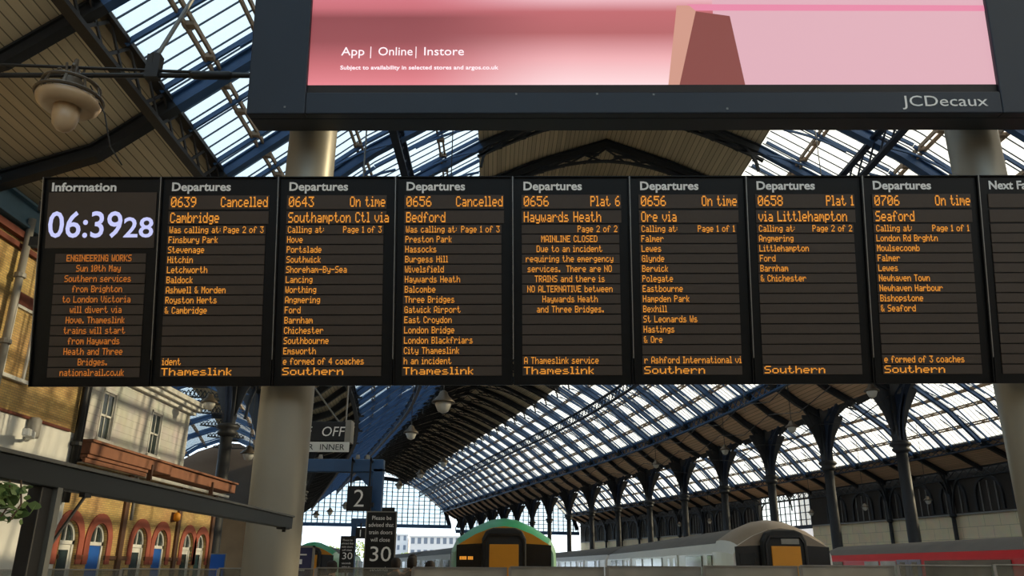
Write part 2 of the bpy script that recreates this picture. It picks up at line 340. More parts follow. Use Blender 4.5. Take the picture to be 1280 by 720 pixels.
# ------------------------------------------------------------------ arched ribs
def offs(prof, d):
    return [(u, z - d) for u, z in prof]
def rib(name, label, group, full, crown, haunches, y, main=True, breaks=()):
    t = thing(name, label, 'roof rib', (0, 0, 0), 0, group)
    gl = [q for q in full]
    k = 1 if main else .8
    segs = [[gl[0]]]
    for p in gl[1:]:
        segs[-1].append(p)
        if any(abs(p[0] - e) < 1e-6 for e in breaks): segs.append([p])
    for sg in segs:
        if len(sg) < 2: continue
        glz = any(abs(sg[0][0] - e) < 1e-6 and abs(sg[-1][0] - g) < 1e-6 for e, g in zip(breaks[::2], breaks[1::2]))
        m_ = M['blue'] if glz else M['dark']; b = MB()
        b.ribbon(sg, .06, .3 * k, XZ, -.14); b.ribbon(sg, .36 * k, .08, XZ, -.14 - .36 * k); b.ribbon(sg, .08, .36 * k, XZ, -.2 - .36 * k)
        b.build('rafter', m_, t)
    b = MB(); n = 12; cu0, cu1 = crown[0][0], crown[-1][0]; zc = crown[0][1] - .9; rise = crown[len(crown) // 2][1] - crown[0][1] - .5
    low = [(cu0 + (cu1 - cu0) * i / n, zc + rise * math.sin(math.pi * i / n)) for i in range(n + 1)]
    b.ribbon(low, .12, .16, XZ)
    for i in range(n):
        a, c = low[i], low[i + 1]; za = interp(crown, a[0]) - .6; zc_ = interp(crown, c[0]) - .6
        b.bar((a[0], -.05, a[1]), (c[0], -.05, zc_), .06, .09); b.bar((a[0], .05, za), (c[0], .05, c[1]), .06, .09)
    for sg in (-1, 1):                                          # curved struts from the chord ends up towards the ridge
        cv = [(cu0 * -sg + sg * (-.2) - sg * (-cu0 - .6) * (1 - math.cos(math.pi / 2 * k / 10)), zc - .5 + (rise + .9) * math.sin(math.pi / 2 * k / 10)) for k in range(11)] if cu0 > -20 and cu0 < 0 and cu1 > 0 else []
        if cv: b.ribbon(cv, .12, .14, XZ)
    b.build('crown_truss', M['dark'], t)
    for (ua, za), (ub, zb) in haunches:                        # curved lattice bracket from the column head up to the glazing edge
        b = MB(); pts = []
        for i in range(9):
            a = math.pi / 2 * i / 8; pts.append((ua + (ub - ua) * (1 - math.cos(a)), za + (zb - za) * math.sin(a)))
        pts = pts if ub > ua else pts
        b.ribbon(pts, .14, .2, XZ)
        for i in range(1, 8, 1):
            p, q = pts[i], pts[i + 1]; zp, zq = interp(full, p[0]) - .55, interp(full, q[0]) - .55
            if zp > p[1] + .15: b.bar((p[0], 0, p[1]), (q[0], 0, zq), .06, .1); b.bar((p[0], 0, zp), (q[0], 0, q[1]), .06, .1)
        b.build('haunch_bracket', M['dark'], t)
    return t
A_FULL = A_HL[::-1] + A_GL[::-1][1:] + A_CROWN[1:] + A_GR[1:] + A_HR[1:]
B_FULL = B_HL[::-1] + B_GL[::-1][1:] + B_CROWN[1:] + B_GR[1:] + B_HR[1:]
def place(o, y):
    a = ang(y); o.location = (C(y), y, 0); o.rotation_euler = (0, 0, -a); return o
def ribs(full, crown, hs, breaks, i0, i1, lab, grp):
    for par in (0, 1):
        r = None
        for i in range(i0, i1):
            if i % 2 != par: continue
            y = Y0 + BAY / 2 * i
            if r is None: r = rib('arched_rib', lab[par], grp[par], full, crown, hs if par == 0 else [], 0, par == 0, breaks); place(r, y)
            else: place(dup(r), y)
ribs(A_FULL, A_CROWN, [], (-15.2, -6.7, 6.7, 15.2), -7, 0,
     ['heavy arched rib of the main vault over the concourse, near the boards', 'lighter arched rib of the main vault over the concourse, near the boards'], ['heavy ribs over the concourse', 'lighter ribs over the concourse'])
ribs(A_FULL, A_CROWN, [((18.3, 9.4), (14.6, 14.0)), ((-19.6, 9.4), (-14.6, 14.0))], (-15.2, -6.7, 6.7, 15.2), 0, 34,
     ['heavy arched rib of the main vault springing from a pair of columns', 'lighter arched rib of the main vault midway between columns'], ['heavy ribs of the main vault', 'lighter ribs of the main vault'])
ribs(B_FULL, B_CROWN, [((UB + 15.6, 9.6), (UB + 12, 13.4)), ((UB - 15.6, 9.4), (UB - 12, 13.4))], (UB - 12.3, UB - 5.5, UB + 5.5, UB + 12.0), 0, 34,
     ['heavy arched rib of the second vault springing from a column', 'lighter arched rib of the second vault midway between columns'], ['heavy ribs of the second vault', 'lighter ribs of the second vault'])
C_FULL = [(-36, 13.2), (-33, 15.4), (-30, 16.6), (-28, 16.6), (-25, 15.4), (-22.5, 13.6), (-20, 12.2)]
ribC = rib('arched_rib', 'blue iron rib crossing the low aisle behind the white building', 'ribs of the low aisle', C_FULL, [(-31, 16.2), (-29, 16.6), (-27, 16.2)], [((-20.3, 9.5), (-23, 13.2))], 0, False, (-36, -30, -28, -22.5))
ys = [47.2 + BAY / 2 * i for i in range(0, 16, 2)]
place(ribC, ys[0])
for y in ys[1:]: place(dup(ribC), y)

# ------------------------------------------------------------------ columns
def column(label, loc, rz, group=None):
    t = thing('iron_column', label, 'column', loc, rz, group)
    MB().lathe([(.5, 0), (.5, .5), (.4, .7), (.36, 1.0), (.34, 4.5), (.32, 8.1)], n=14).build('shaft', M['dark'], t, True)
    MB().lathe([(.33, 8.1), (.5, 8.25), (.5, 8.35), (.42, 8.42), (.6, 8.55), (.6, 8.7), (.4, 8.8)], n=14).build('capital', M['dark'], t, True)
    b = MB(); b.bar((0, 0, 8.8), (0, 0, 12.6), .6, .6, (0, 1, 0)); b.build('head_post', M['dark'], t)
    for sg in (-1, 1):
        b = MB(); n = 12; cv = []
        for i in range(n + 1):
            q = i / n; cv.append((.3 + 4.0 * (1 - math.sqrt(max(0, 1 - q * q * .985))), 8.8 + 3.9 * q))
        f = lambda a, z, tt: Vector((tt, sg * a, z))
        b.ribbon(cv, .14, .34, f)
        web = [(.25, 8.8)] + [c for c in cv if c[1] < 11.6] + [(.25, 11.6)]
        b.prism(web, f, (-.06, .06))
        cc = (1.45, 12.1); rr = .42
        ring = [(cc[0] + rr * math.cos(a), cc[1] + rr * math.sin(a)) for a in [2 * math.pi * k / 14 for k in range(15)]]
        b.ribbon(ring, .09, .14, f)
        for k in range(3):
            x = 2.1 + .62 * k; zl = 8.8 + 3.9 * math.sqrt(max(0, 1 - (1 - (x - .3) / 4) ** 2)) if x < 4.3 else 12.5
            b.bar(f(x, zl, 0), f(x, 12.6, 0), .08, .08)
        b.bar(f(.3, 11.6, 0), f(2.2, 12.6, 0), .08, .1)
        b.build('spandrel_bracket', M['navy'], t)
    for sg in (-1, 1):
        b = MB(); f = lambda a, z, tt: Vector((sg * a, tt, z))
        b.prism([(.2, 8.9), (.45, 9.6), (.8, 10.6), (1.5, 11.8), (1.5, 12.0), (.2, 12.0)], f, (-.07, .07)); b.build('side_bracket', M['dark'], t)
    return t
c0 = column('first iron column of the right-hand row, nearest, behind the red train', P(Y0, 18.6, 0), -ang(Y0), 'iron columns between the two vaults')
for i in range(1, 17):
    y = Y0 + BAY * i; k = i
    lb = '%s iron column of the right row, counted from the red train' % ordn(i)
    dup(c0, P(y, 18.6, 0), -ang(y), lb)
for i in range(0, 16):
    y = 44.4 + BAY * i
    dup(c0, P(y, -20, 0), -ang(y), 'dark iron column at the far corner of the station building' if i == 0 else '%s iron column along the left of the main vault beyond the building' % ordn(i), 'iron columns along the left of the main vault')

# ------------------------------------------------------------------ end screens
def end_screen(n, prof, zb, label, du=1.3, dz=.95):
    a = ang(YEND); nrm = lambda u, z, t: P(YEND, u, z) + Vector((math.sin(a), math.cos(a), 0)) * t
    us = [p[0] for p in prof]
    poly = [(us[0], zb)] + list(prof) + [(us[-1], zb)]
    root = MB().prism(poly, nrm, (.08, .11)).build('window_%d' % n, M['endpane']); struct(root, label, 'window')
    g = MB(); u = us[0]; k = 0
    while u <= us[-1]:
        g.bar(nrm(u, zb, 0), nrm(u, interp(prof, u), 0), .16 if k % 4 else .32, .2); u += du; k += 1
    z = zb
    while z < max(p[1] for p in prof):
        cr_ = [uu for uu in [us[0] + (us[-1] - us[0]) * i / 80 for i in range(81)] if interp(prof, uu) >= z]
        if len(cr_) > 1: g.bar(nrm(cr_[0], z, 0), nrm(cr_[-1], z, 0), .18, .12 if z > zb else .1)
        z += dz
    g.build('mullion_grid', M['navy'], root)['kind'] = 'structure'
    b = MB(); b.bar(nrm(us[0], zb - .1, -.1), nrm(us[-1], zb - .1, -.1), .5, .8); b.build('transom', M['blue'], root)
    b = MB(); b.ribbon(list(prof), .9, .5, nrm, -.9); b.build('arch_rim', M['navy'], root)
arch = lambda u0, u1, zs, zt: [(u0 + (u1 - u0) * i / 24, zs + (zt - zs) * math.sqrt(max(0, 1 - (2 * i / 24 - 1) ** 2))) for i in range(25)]
end_screen(7, arch(-18.8, 17.8, 11.0, 21.8), 10.6, 'tall arched glazed screen closing the far end of the main vault')
end_screen(8, arch(18.9, UB + 15.8, 10.5, 19.5), 9.6, 'arched glazed screen closing the far end of the second vault')
near = [(-20 + C(0), 12.0)] + [(u + C(0), z) for u, z in A_FULL[1:]]
o = struct(MB().prism([(near[0][0], 7.5)] + near + [(near[-1][0], 7.5)], XZ, (-14.4, -14.37)).build('window_20', M['endpane']), 'unseen glazed screen added behind the camera to light the boards', 'window')  # out of view, added so daylight reaches the board fronts
b = MB()
for k in range(20): b.bar((-14.5 + k * 2, -14.2, 7.5), (-14.5 + k * 2, -14.2, interp(near, -14.5 + k * 2)), .16, .2)
b.build('mullion_grid', M['navy'], o)['kind'] = 'structure'
# ------------------------------------------------------------------ right-hand wall
UW = UB + 16.2
def wallseg(ya, yb, z0, z1, th, name, m, label, parent=None, u=UW):
    b = MB(); ys = frange(ya, yb, 4.375)
    for a, c in zip(ys, ys[1:]):
        v = [P(a, u, z0), P(c, u, z0), P(c, u + th, z0), P(a, u + th, z0)]; v = [b.bm.verts.new(p) for p in v] + [b.bm.verts.new(p + Vector((0, 0, z1 - z0))) for p in v]
        for f in ((0, 1, 2, 3), (4, 7, 6, 5), (0, 4, 5, 1), (1, 5, 6, 2), (2, 6, 7, 3), (3, 7, 4, 0)): b.bm.faces.new([v[i] for i in f])
    o = b.build(name, m, parent); struct(o, label, 'wall' if not parent else None); return o
wallseg(-14, 104.5, -1, 7.3, .4, 'wall_right', M['beige'], 'beige panelled lower wall beyond the red train')
wallseg(-14, 104.5, 7.3, 12.2, .4, 'wall_right_upper', M['darkwall'], 'dark arcaded upper wall above the beige panels')
wallseg(117, YEND, -1, 7.3, .4, 'wall_right_far', M['beige'], 'far beige wall seen between the columns')
wallseg(117, YEND, 7.3, 12.2, .4, 'wall_right_far_upper', M['darkwall'], 'far dark arcaded wall above the white train')
# arcade: arches with pale mullions
for tn, (ya, yb, lb) in enumerate(((40, 104, 'row of dark arches with pale uprights above the beige panels'), (117.5, 193, 'row of dark arches with pale uprights beyond the white train'))):
    b = MB(); n_ = int((yb - ya) // 4.375)
    for i in range(n_):
        y = ya + 4.375 * (i + .5); a = ang(y)
        f = lambda s, z, t, y=y, a=a: P(y, UW - .1 + t, z) + Vector((math.sin(a), math.cos(a), 0)) * s
        ar = [(-1.75, 7.6), (-1.75, 9.2)] + [(-1.75 * math.cos(math.pi * k / 10), 9.2 + 1.7 * math.sin(math.pi * k / 10)) for k in range(11)] + [(1.75, 9.2), (1.75, 7.6)]
        b.ribbon(ar, .28, .3, f)
    o = struct(b.build('trim_%d' % (tn + 1), M['dark']), lb, 'arcade')
    b = MB()
    for i in range(n_):
        for d in (-.9, 0, .9):
            y = ya + 4.375 * (i + .5) + d; b.bar(P(y, UW - .12, 7.5), P(y, UW - .12, 10.6), .1, .1)
    b.build('uprights', M['duct'], o)
    b = MB(); ys = frange(ya, yb, 4.375)
    for a, c in zip(ys, ys[1:]): b.bar(P(a, UW - .15, 7.35), P(c, UW - .15, 7.35), .3, .16)
    b.build('sill_band', M['duct'], o)
long_girder('lattice_girder', UW - .4, 12.0, .9, 38, YEND, M['dark'], 'lattice girder along the top of the dark arcaded wall')
# glazed opening in that wall
b = MB(); b.bar(P(104.6, UW + .2, 2.0), P(116.9, UW + .2, 2.0), .3, .5); b.bar(P(104.6, UW + .2, 7.3), P(116.9, UW + .2, 7.3), .35, .5)
for y in frange(104.8, 116.8, 1.2): b.bar(P(y, UW + .2, 7.3), P(y, UW + .2, 12.2), .14, .14)
for z in (8.3, 9.3, 10.3, 11.3, 12.1): b.bar(P(104.6, UW + .2, z), P(116.9, UW + .2, z), .12, .1)
o = struct(b.build('window_9', M['navy']), 'bright gridded opening between the beige wall and far arcade', 'window')
MB().prism([(104.6, 7.3), (116.9, 7.3), (116.9, 12.2), (104.6, 12.2)], lambda y, z, t: P(y, UW + .35 + t, z), (0, .03)).build('pane', M['endpane'], o)
def wcol(y, lb):
    t = thing('wall_column', lb, 'column', P(y, UW - .45, 0), -ang(y), 'slender iron columns against the right wall')
    MB().lathe([(.34, 0), (.3, .4), (.24, .6), (.22, 7.0)], n=10).build('shaft', M['dark'], t, True)
    MB().lathe([(.22, 7.0), (.4, 7.2), (.4, 7.35), (.25, 7.4)], n=10).build('capital', M['dark'], t, True)
    b = MB()
    for sg in (-1, 1):
        cv = [(sg * (.15 + 1.9 * (1 - math.cos(math.pi / 2 * k / 8))), 7.4 + 3.8 * math.sin(math.pi / 2 * k / 8)) for k in range(9)]
        b.ribbon(cv, .14, .2, YZ)
    b.bar((0, 0, 7.4), (0, 0, 11.2), .36, .36, (0, 1, 0)); b.build('bracket', M['dark'], t); return t
w0 = None
for i, y in enumerate([Y0 + BAY * k for k in range(1, 17)]):
    lb = '%s slender dark column against the right wall, counted from the red train' % ordn(i)
    if 104.5 < y < 110: continue
    if w0 is None: w0 = wcol(y, lb)
    else: dup(w0, P(y, UW - .45, 0), -ang(y), lb)

struct(MB().bb(-24, 56, -14.6, -14, -1, 7.5).build('wall_back_added', M['stock']), 'unseen brick wall added behind the camera to cut light', 'wall')  # out of view, added to hold back light from behind
# ------------------------------------------------------------------ ground
o = struct(MB().bb(-40, 60, -14, 20.5, -.3, 0).build('floor', M['floor']), 'grey concourse floor', 'floor')
o = struct(MB().bb(-400, 400, -60, 700, -1.6, -1.15).build('ground', M['bed']), 'stone ballast under the tracks', 'track bed')
def platform(u0, u1, ya, yb, lb):
    b = MB(); ys = frange(ya, yb, 8.75)
    for a, c in zip(ys, ys[1:]):
        v = [P(a, u0, -1.2), P(c, u0, -1.2), P(c, u1, -1.2), P(a, u1, -1.2)]; v = [b.bm.verts.new(p) for p in v] + [b.bm.verts.new(p + Vector((0, 0, 1.19))) for p in v]
        for f in ((0, 1, 2, 3), (4, 7, 6, 5), (0, 4, 5, 1), (1, 5, 6, 2), (2, 6, 7, 3), (3, 7, 4, 0)): b.bm.faces.new([v[i] for i in f])
    struct(b.build('platform', M['floor']), lb, 'platform')
platform(-3.6, .15, 20.5, 190, 'platform edge strip beside the white train')
platform(3.4, 11.2, 20.5, 190, 'platform between the white and red trains')
platform(14.6, 24, 20.5, 190, 'platform beyond the red train')
platform(-14, -11.2, 20.5, 190, 'platform left of the silver train')
platform(-22, -17.6, 20.5, 190, 'platform beneath the station building')

# ------------------------------------------------------------------ station building on the left (faces +x)
WX = -14.7
struct(MB().bb(WX - .5, WX, -14, 27.4, 5.75, 11.1).build('wall_left', M['stock']), 'yellow brick wall behind the information board', 'wall')
struct(MB().bb(WX - .5, WX + .04, -14, 27.2, 0, 5.75).build('wall_left_lower', M['render']), 'white rendered wall under the yellow brick', 'wall')
struct(MB().bb(WX - 4, WX - .5, 26.9, 27.4, 0, 11.1).build('wall_left_return', M['stock']), 'brick return where the brick wall ends', 'wall')
b = MB(); b.bb(WX - .3, WX + .12, 8, 27.6, 11.1, 11.85)
for z in (11.1, 11.85): b.bb(WX - .3, WX + .3, 8, 27.6, z - .04, z + .04)
b = b.build('trim_3', M['patina']); struct(b, 'faded blue girder along the top of the brick wall', 'girder')
b = MB(); b.bb(WX - .05, WX + .18, 8, 27.4, 10.75, 10.95); b.bb(WX - .05, WX + .12, 8, 27.4, 10.45, 10.6); struct(b.build('trim_4', M['terracotta']), 'red moulded band under the faded blue girder', 'moulding')
# arcade wall with real openings: pieces between the arches
ARCH = [27.9 + .0, 29.95, 33.3, 35.3, 38.3, 39.95]
ARC_R = .62; ZS = 2.35
W_Y0, W_Y1, WZ = 27.4, 41.2, 4.85
b = MB()
edges = [W_Y0]
for y in ARCH: edges += [y - ARC_R, y + ARC_R]
edges.append(W_Y1)
edges[1] = max(edges[1], W_Y0 + .02)
for i in range(0, len(edges), 2): b.bb(WX - .45, WX, edges[i], edges[i + 1], 0, WZ)
for y in ARCH:
    pts = [(y + ARC_R, WZ), (y - ARC_R, WZ)] + [(y - ARC_R * math.cos(math.pi * k / 12), ZS + ARC_R * math.sin(math.pi * k / 12)) for k in range(13)]
    b.prism(pts, YZ, (WX - .45, WX))
struct(b.build('wall_left_arcade', M['stock']), 'yellow brick ground floor with paired red arches', 'wall')
struct(MB().bb(WX - .45, WX, W_Y1, W_Y1 + .01, 0, WZ).build('wall_left_end', M['stock']), 'brick end of the arcaded ground floor', 'wall')
for i, y in enumerate(ARCH):
    pr = ['nearest', 'second', 'third', 'fourth', 'fifth', 'farthest'][i]
    b = MB(); rg = [(y - (ARC_R + .02) * math.cos(math.pi * k / 14), ZS + (ARC_R + .02) * math.sin(math.pi * k / 14)) for k in range(15)]
    rg = [(y - ARC_R - .02, ZS - .75)] + rg + [(y + ARC_R + .02, ZS - .75)]
    b.ribbon(rg, .34, .3, lambda a, z, t: Vector((WX - .1 + t, a, z)))
    o = struct(b.build('trim_%d' % (10 + i), M['redbrick']), 'red brick arch round the %s opening of the arcade' % pr, 'arch')
    w = MB()
    x = WX - .14
    w.ribbon([(y - .52 * math.cos(math.pi * k / 10), ZS + .52 * math.sin(math.pi * k / 10)) for k in range(11)], .1, .08, lambda a, z, t: Vector((x + t, a, z)))
    w.bb(x - .04, x + .04, y - .62, y + .62, ZS - .12, ZS); w.bb(x - .04, x + .04, y - .62, y - .5, 0, ZS); w.bb(x - .04, x + .04, y + .5, y + .62, 0, ZS); w.bb(x - .03, x + .03, y - .03, y + .03, ZS, ZS + .55)
    fr = w.build('door_%d' % (i + 1), M['wood']); struct(fr, 'white arched frame in the %s opening of the arcade' % pr, 'door')
    MB().prism([(y - .55 * math.cos(math.pi * k / 10), ZS + .55 * math.sin(math.pi * k / 10)) for k in range(11)], lambda a, z, t: Vector((x - .06 + t, a, z)), (0, .02)).build('fanlight', M['winglass'], fr)
    MB().bb(x - .05, x + .0, y - .5, y + .5, 0, ZS - .12).build('door_leaf', M['bluedoor'] if i in (1, 3) else M['wood'], fr)
    if i not in (1, 3): MB().bb(x, x + .02, y - .36, y + .36, .9, ZS - .3).build('glazed_panel', M['winglass'], fr)
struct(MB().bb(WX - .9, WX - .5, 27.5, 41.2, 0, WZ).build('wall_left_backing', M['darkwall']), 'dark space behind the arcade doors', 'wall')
for i, y in enumerate((31.6, 36.8, 41.02)):
    struct(MB().bb(WX - .02, WX + .1, y - .16, y + .16, 0, WZ).build('trim_%d' % (20 + i), M['brown']), '%s brown brick strip between the paired arches' % ordn(i), 'pilaster')
b = MB()
for i in range(0, len(edges), 2): b.bb(WX - .02, WX + .05, edges[i], edges[i + 1], 1.75, 1.9)
struct(b.build('trim_24', M['brown']), 'brown string course at the arch springing', 'moulding')
# fascia
t = thing('fascia_gutter', 'long rust-red fascia gutter above the paired arches', 'gutter', (WX, 27.5, 4.85))
MB().bb(-.4, .42, 0, 6.9, .3, .72).build('fascia_board', M['gutter'], t, bevel=.02); MB().bb(-.4, .38, 6.95, 15.3, .26, .68).build('fascia_board', M['gutter'], t, bevel=.02)
b = MB(); b.bb(-.4, .5, -.05, 15.35, .7, .78); b.build('top_lip', M['gutter'], t)
b = MB(); b.bb(-.45, .3, 0, 4.8, .02, .16); b.bb(-.45, .36, 0, 4.8, .18, .28); b.build('lower_moulding', M['gutter'], t)
b = MB(); b.bb(-.45, .2, 0, 15.0, .0, .12); b.build('cream_soffit', M['render'], t)
b = MB()
for yy in (4.9, 11.8): b.bb(.28, .46, yy, yy + .12, -.1, .5)
b.build('brackets', M['brown'], t)
# white upper storey set back
UX = -17.0
WIN = [(33.6, 6.45, 8.55, 'near'), (38.4, 6.45, 8.55, 'far')]
b = MB(); ed = [27.4, 33.6 - .62, 33.6 + .62, 38.4 - .62, 38.4 + .62, 42.3]
for i in (0, 2, 4): b.bb(UX - .4, UX, ed[i], ed[i + 1], 4.85, 9.1)
for (y, z0, z1, nm) in WIN: b.bb(UX - .4, UX, y - .62, y + .62, 4.85, z0); b.bb(UX - .4, UX, y - .62, y + .62, z1, 9.1)
struct(b.build('wall_left_white', M['rend']), 'white painted upper storey set back behind the fascia', 'wall')
struct(MB().bb(UX - 6, UX - .4, 41.9, 42.3, 4.85, 9.1).build('wall_left_white_end', M['rend']), 'end of the white upper storey', 'wall')
b = MB(); b.bb(UX - 6, UX + .2, 27.4, 42.6, 9.1, 9.3); b.bb(UX - 6, UX + .4, 27.4, 42.8, 9.3, 9.5); b.bb(UX - 6, UX + .55, 27.4, 43.0, 9.5, 9.72); struct(b.build('trim_25', M['render']), 'stepped cornice above the white upper storey', 'cornice')
struct(MB().bb(UX - 6, WX + .0, 27.4, 42.4, 4.75, 4.85).build('trim_26', M['render']), 'flat roof of the arcaded ground floor', 'roof')
def sash(n, x, y, z0, z1, w, lb, m2='winglass'):
    b = MB(); f = .09
    b.bb(x - .14, x + .03, y - w / 2, y - w / 2 + f, z0, z1); b.bb(x - .14, x + .03, y + w / 2 - f, y + w / 2, z0, z1); b.bb(x - .14, x + .03, y - w / 2, y + w / 2, z1 - f, z1); b.bb(x - .14, x + .12, y - w / 2 - .08, y + w / 2 + .08, z0 - .06, z0 + .05)
    o = struct(b.build('window_%d' % n, M['wood']), lb, 'window'); zm = (z0 + z1) / 2
    for k, (a, c, dx) in enumerate(((z0 + .05, zm + .05, -.1), (zm - .05, z1 - f, -.06))):
        b = MB(); xx = x + dx
        b.bb(xx - .03, xx + .02, y - w / 2 + f, y + w / 2 - f, a, a + .08); b.bb(xx - .03, xx + .02, y - w / 2 + f, y + w / 2 - f, c - .08, c)
        for yy in (y - w / 2 + f + .03, y, y + w / 2 - f - .03): b.bb(xx - .03, xx + .02, yy - .03, yy + .03, a, c)
        s_ = b.build('sash', M['wood'], o); MB().bb(xx - .02, xx - .005, y - w / 2 + f, y + w / 2 - f, a + .05, c - .05).build('pane', M[m2], s_)
    return o
for i, (y, z0, z1, nm) in enumerate(WIN): sash(10 + i, UX, y, z0, z1, 1.24, '%s white sash window in the white upper storey' % nm)
sash(12, WX + .03, 23.1, 6.75, 8.9, 1.15, 'sash window under a red lintel in the yellow brick')
struct(MB().bb(WX - .1, WX + .08, 22.4, 23.8, 8.9, 9.25).build('trim_27', M['terracotta']), 'red lintel over the sash window in the yellow brick', 'lintel')
def pipe(name, pts, r, m, lb, cat, sock=()):
    o = MB().tube(pts, r, 10).build(name, m, None, True); tag(o, lb, cat)
    for z in sock: MB().lathe([(r * 1.1, -.08), (r * 1.5, -.06), (r * 1.5, .06), (r * 1.1, .08)], z, 10).build('socket', m, o)
    return o
pipe('downpipe', [(WX + .25, 22.1, 11.4), (WX + .25, 22.1, 5.6)], .11, M['duct'], 'pale grey downpipe leaning down the brick left of the information board', 'downpipe', [(WX + .25, 22.1, 9.6), (WX + .25, 22.1, 7.6)])
pipe('downpipe', [(WX + .2, 26.95, 11.0), (WX + .2, 26.95, 3.5)], .12, M['black'], 'black downpipe where yellow brick meets the white storey', 'downpipe', [(WX + .2, 26.95, 5.4)])
pipe('downpipe', [(WX + .16, 27.3, 11.0), (WX + .16, 27.3, 4.9)], .05, M['dark'], 'thin dark pipe beside the black downpipe', 'downpipe')
pipe('cable_conduit', [(WX + .07, 8, 5.78), (WX + .07, 26.6, 5.78)], .05, M['terracotta'], 'thin pipe along the join of brick and white render', 'pipe')
pipe('downpipe', [(WX + .14, 31.95, 4.82), (WX + .14, 31.95, 3.2)], .06, M['duct'], 'short grey pipe beside the brown strip of the arcade', 'downpipe')
t = thing('security_camera', 'white wall camera on a bracket above the dark beam', 'camera', (WX + .04, 24.3, 5.15))
MB().tube([(0, 0, 0), (.25, -.1, .02), (.5, -.5, .05)], .05, 8).build('arm', M['white'], t, True); MB().box((.55, -.75, .05), (.2, .75, .22), Matrix.Rotation(.3, 3, 'Z')).build('housing', M['white'], t, bevel=.03)
MB().lathe([(.18, 0), (.2, .05), (.2, .55), (.12, .62)], (.14, .1, .05), 12).build('bell_cover', M['duct'], t, True)
t = thing('wall_lamp', 'small amber lamp on the brick between the arches', 'lamp', (WX, 36.15, 3.55))
MB().bb(0, .12, -.12, .12, -.2, .2).build('back_plate', M['brown'], t); MB().lathe([(.06, -.18), (.16, -.1), (.16, .12), (.05, .2)], (.2, 0, 0), 10).build('globe', M['tyellow'], t, True)
# hoarding and blue door beyond the building
o = struct(MB().bb(WX - 1.6, WX + .4, 46.2, 46.6, -1, 4.7).build('wall_left_hoarding', M['hoard']), 'brown hoarding beyond the station building', 'hoarding')
wallseg(44, 195, -1, 9.5, .4, 'wall_far_left', M['darkwall'], 'low dark wall along the far side of the aisle', None, -37)
MB().prism([(-37, -1), (-37, 12.6), (-33, 15.2), (-30, 16.4), (-28, 16.4), (-22.5, 13.4), (-20.3, 12), (-20.3, -1)], lambda u, z, t: P(112 + t, u, z), (0, .3)).build('wall_far_left_end', M['darkwall'])['kind'] = 'structure'
t = thing('poster_frame', 'blue poster board at the corner of the station building', 'poster', (WX - .08, 42.6, 0))
MB().bb(-.44, .44, 0, .06, .6, 2.15).build('frame', M['duct'], t); MB().bb(-.4, .4, -.02, 0, .66, 2.1).build('sheet', M['bluedoor'], t); MB().bb(-.44, -.36, 0, .06, 0, .6).build('leg', M['duct'], t); MB().bb(.36, .44, 0, .06, 0, .6).build('leg', M['duct'], t)

# ------------------------------------------------------------------ posts that carry the boards
def steel_post(x, lb):
    t = thing('steel_post', lb, 'post', (x, 9.62, 0))
    MB().lathe([(.315, 0.02), (.315, 4), (.312, 8), (.312, 12.4)], n=40).build('shaft', M['post'], t, True)
    MB().lathe([(.5, 0), (.5, .03), (.36, .05), (.33, .12)], n=32).build('base_plate', M['post'], t)
    return t
steel_post(-2.72, 'round grey steel post behind the Southampton departure board')
steel_post(6.26, 'round grey steel post behind the Seaford and Next boards')
# wiring conduit on left post
# ------------------------------------------------------------------ dot-matrix lettering
F5 = {' ': '0000000000', '&': '3649552050', '-': '0808080808', '.': '0060600000', ':': '0000140000', '0': '3E5149453E', '1': '00427F4000', '2': '4261514946', '3': '2141454B31', '4': '1814127F10', '5': '2745454539', '6': '3C4A494930', '7': '0171090503', '8': '3649494936', '9': '064949291E',
 'A': '7E1111117E', 'B': '7F49494936', 'C': '3E41414122', 'D': '7F4141413E', 'E': '7F49494941', 'F': '7F09090901', 'G': '3E4149497A', 'H': '7F0808087F', 'I': '00417F4100', 'J': '2040413F01', 'K': '7F08142241', 'L': '7F40404040', 'M': '7F020C027F', 'N': '7F0408107F', 'O': '3E4141413E', 'P': '7F09090906', 'Q': '3E4151215E', 'R': '7F09192946', 'S': '4649494931', 'T': '01017F0101', 'U': '3F4040403F', 'V': '1F2040201F', 'W': '3F4038403F', 'X': '6314081463', 'Y': '0708700807', 'Z': '6151494543',
 'a': '2054545478', 'b': '7F48444438', 'c': '3844444420', 'd': '384444487F', 'e': '3854545418', 'f': '087E090102', 'g': '18A4A4A47C', 'h': '7F08040478', 'i': '00447D4000', 'j': '2040443D00', 'k': '7F10284400', 'l': '00417F4000', 'm': '7C04180478', 'n': '7C08040478', 'o': '3844444438', 'p': 'FC24242418', 'q': '18242424FC', 'r': '7C08040408', 's': '4854545420', 't': '043F444020', 'u': '3C4040207C', 'v': '1C2040201C', 'w': '3C4030403C', 'x': '4428102844', 'y': '1CA0A0A07C', 'z': '4464544C44'}
def cols(s, bold=False):
    out = []
    for ch in s:
        h = F5[ch]; c = [int(h[i:i + 2], 16) for i in range(0, 10, 2)]
        if ch == ' ': c = [0, 0, 0]
        else:
            while c and c[0] == 0: c.pop(0)
            while c and c[-1] == 0: c.pop()
        if bold:
            d = []
            for v in c: d += [v, v]
            c = d + [0]
        out += c + [0]
    return out[:-1]
def led(s, x, z, cw, chh, m, parent, align='L', bold=False, y=-.016):
    """string of lit dots; z = baseline, cw/chh = dot pitch across/up"""
    c = cols(s, bold); W = len(c) * cw
    x0 = x if align == 'L' else (x - W if align == 'R' else x - W / 2)
    b = MB()
    for i, v in enumerate(c):
        for r in range(8):
            if v >> r & 1: b.bb(x0 + i * cw, x0 + (i + .96) * cw, y - .003, y, z + (6 - r) * chh, z + (6.9 - r) * chh)
    return b.build('led_text', m, parent)

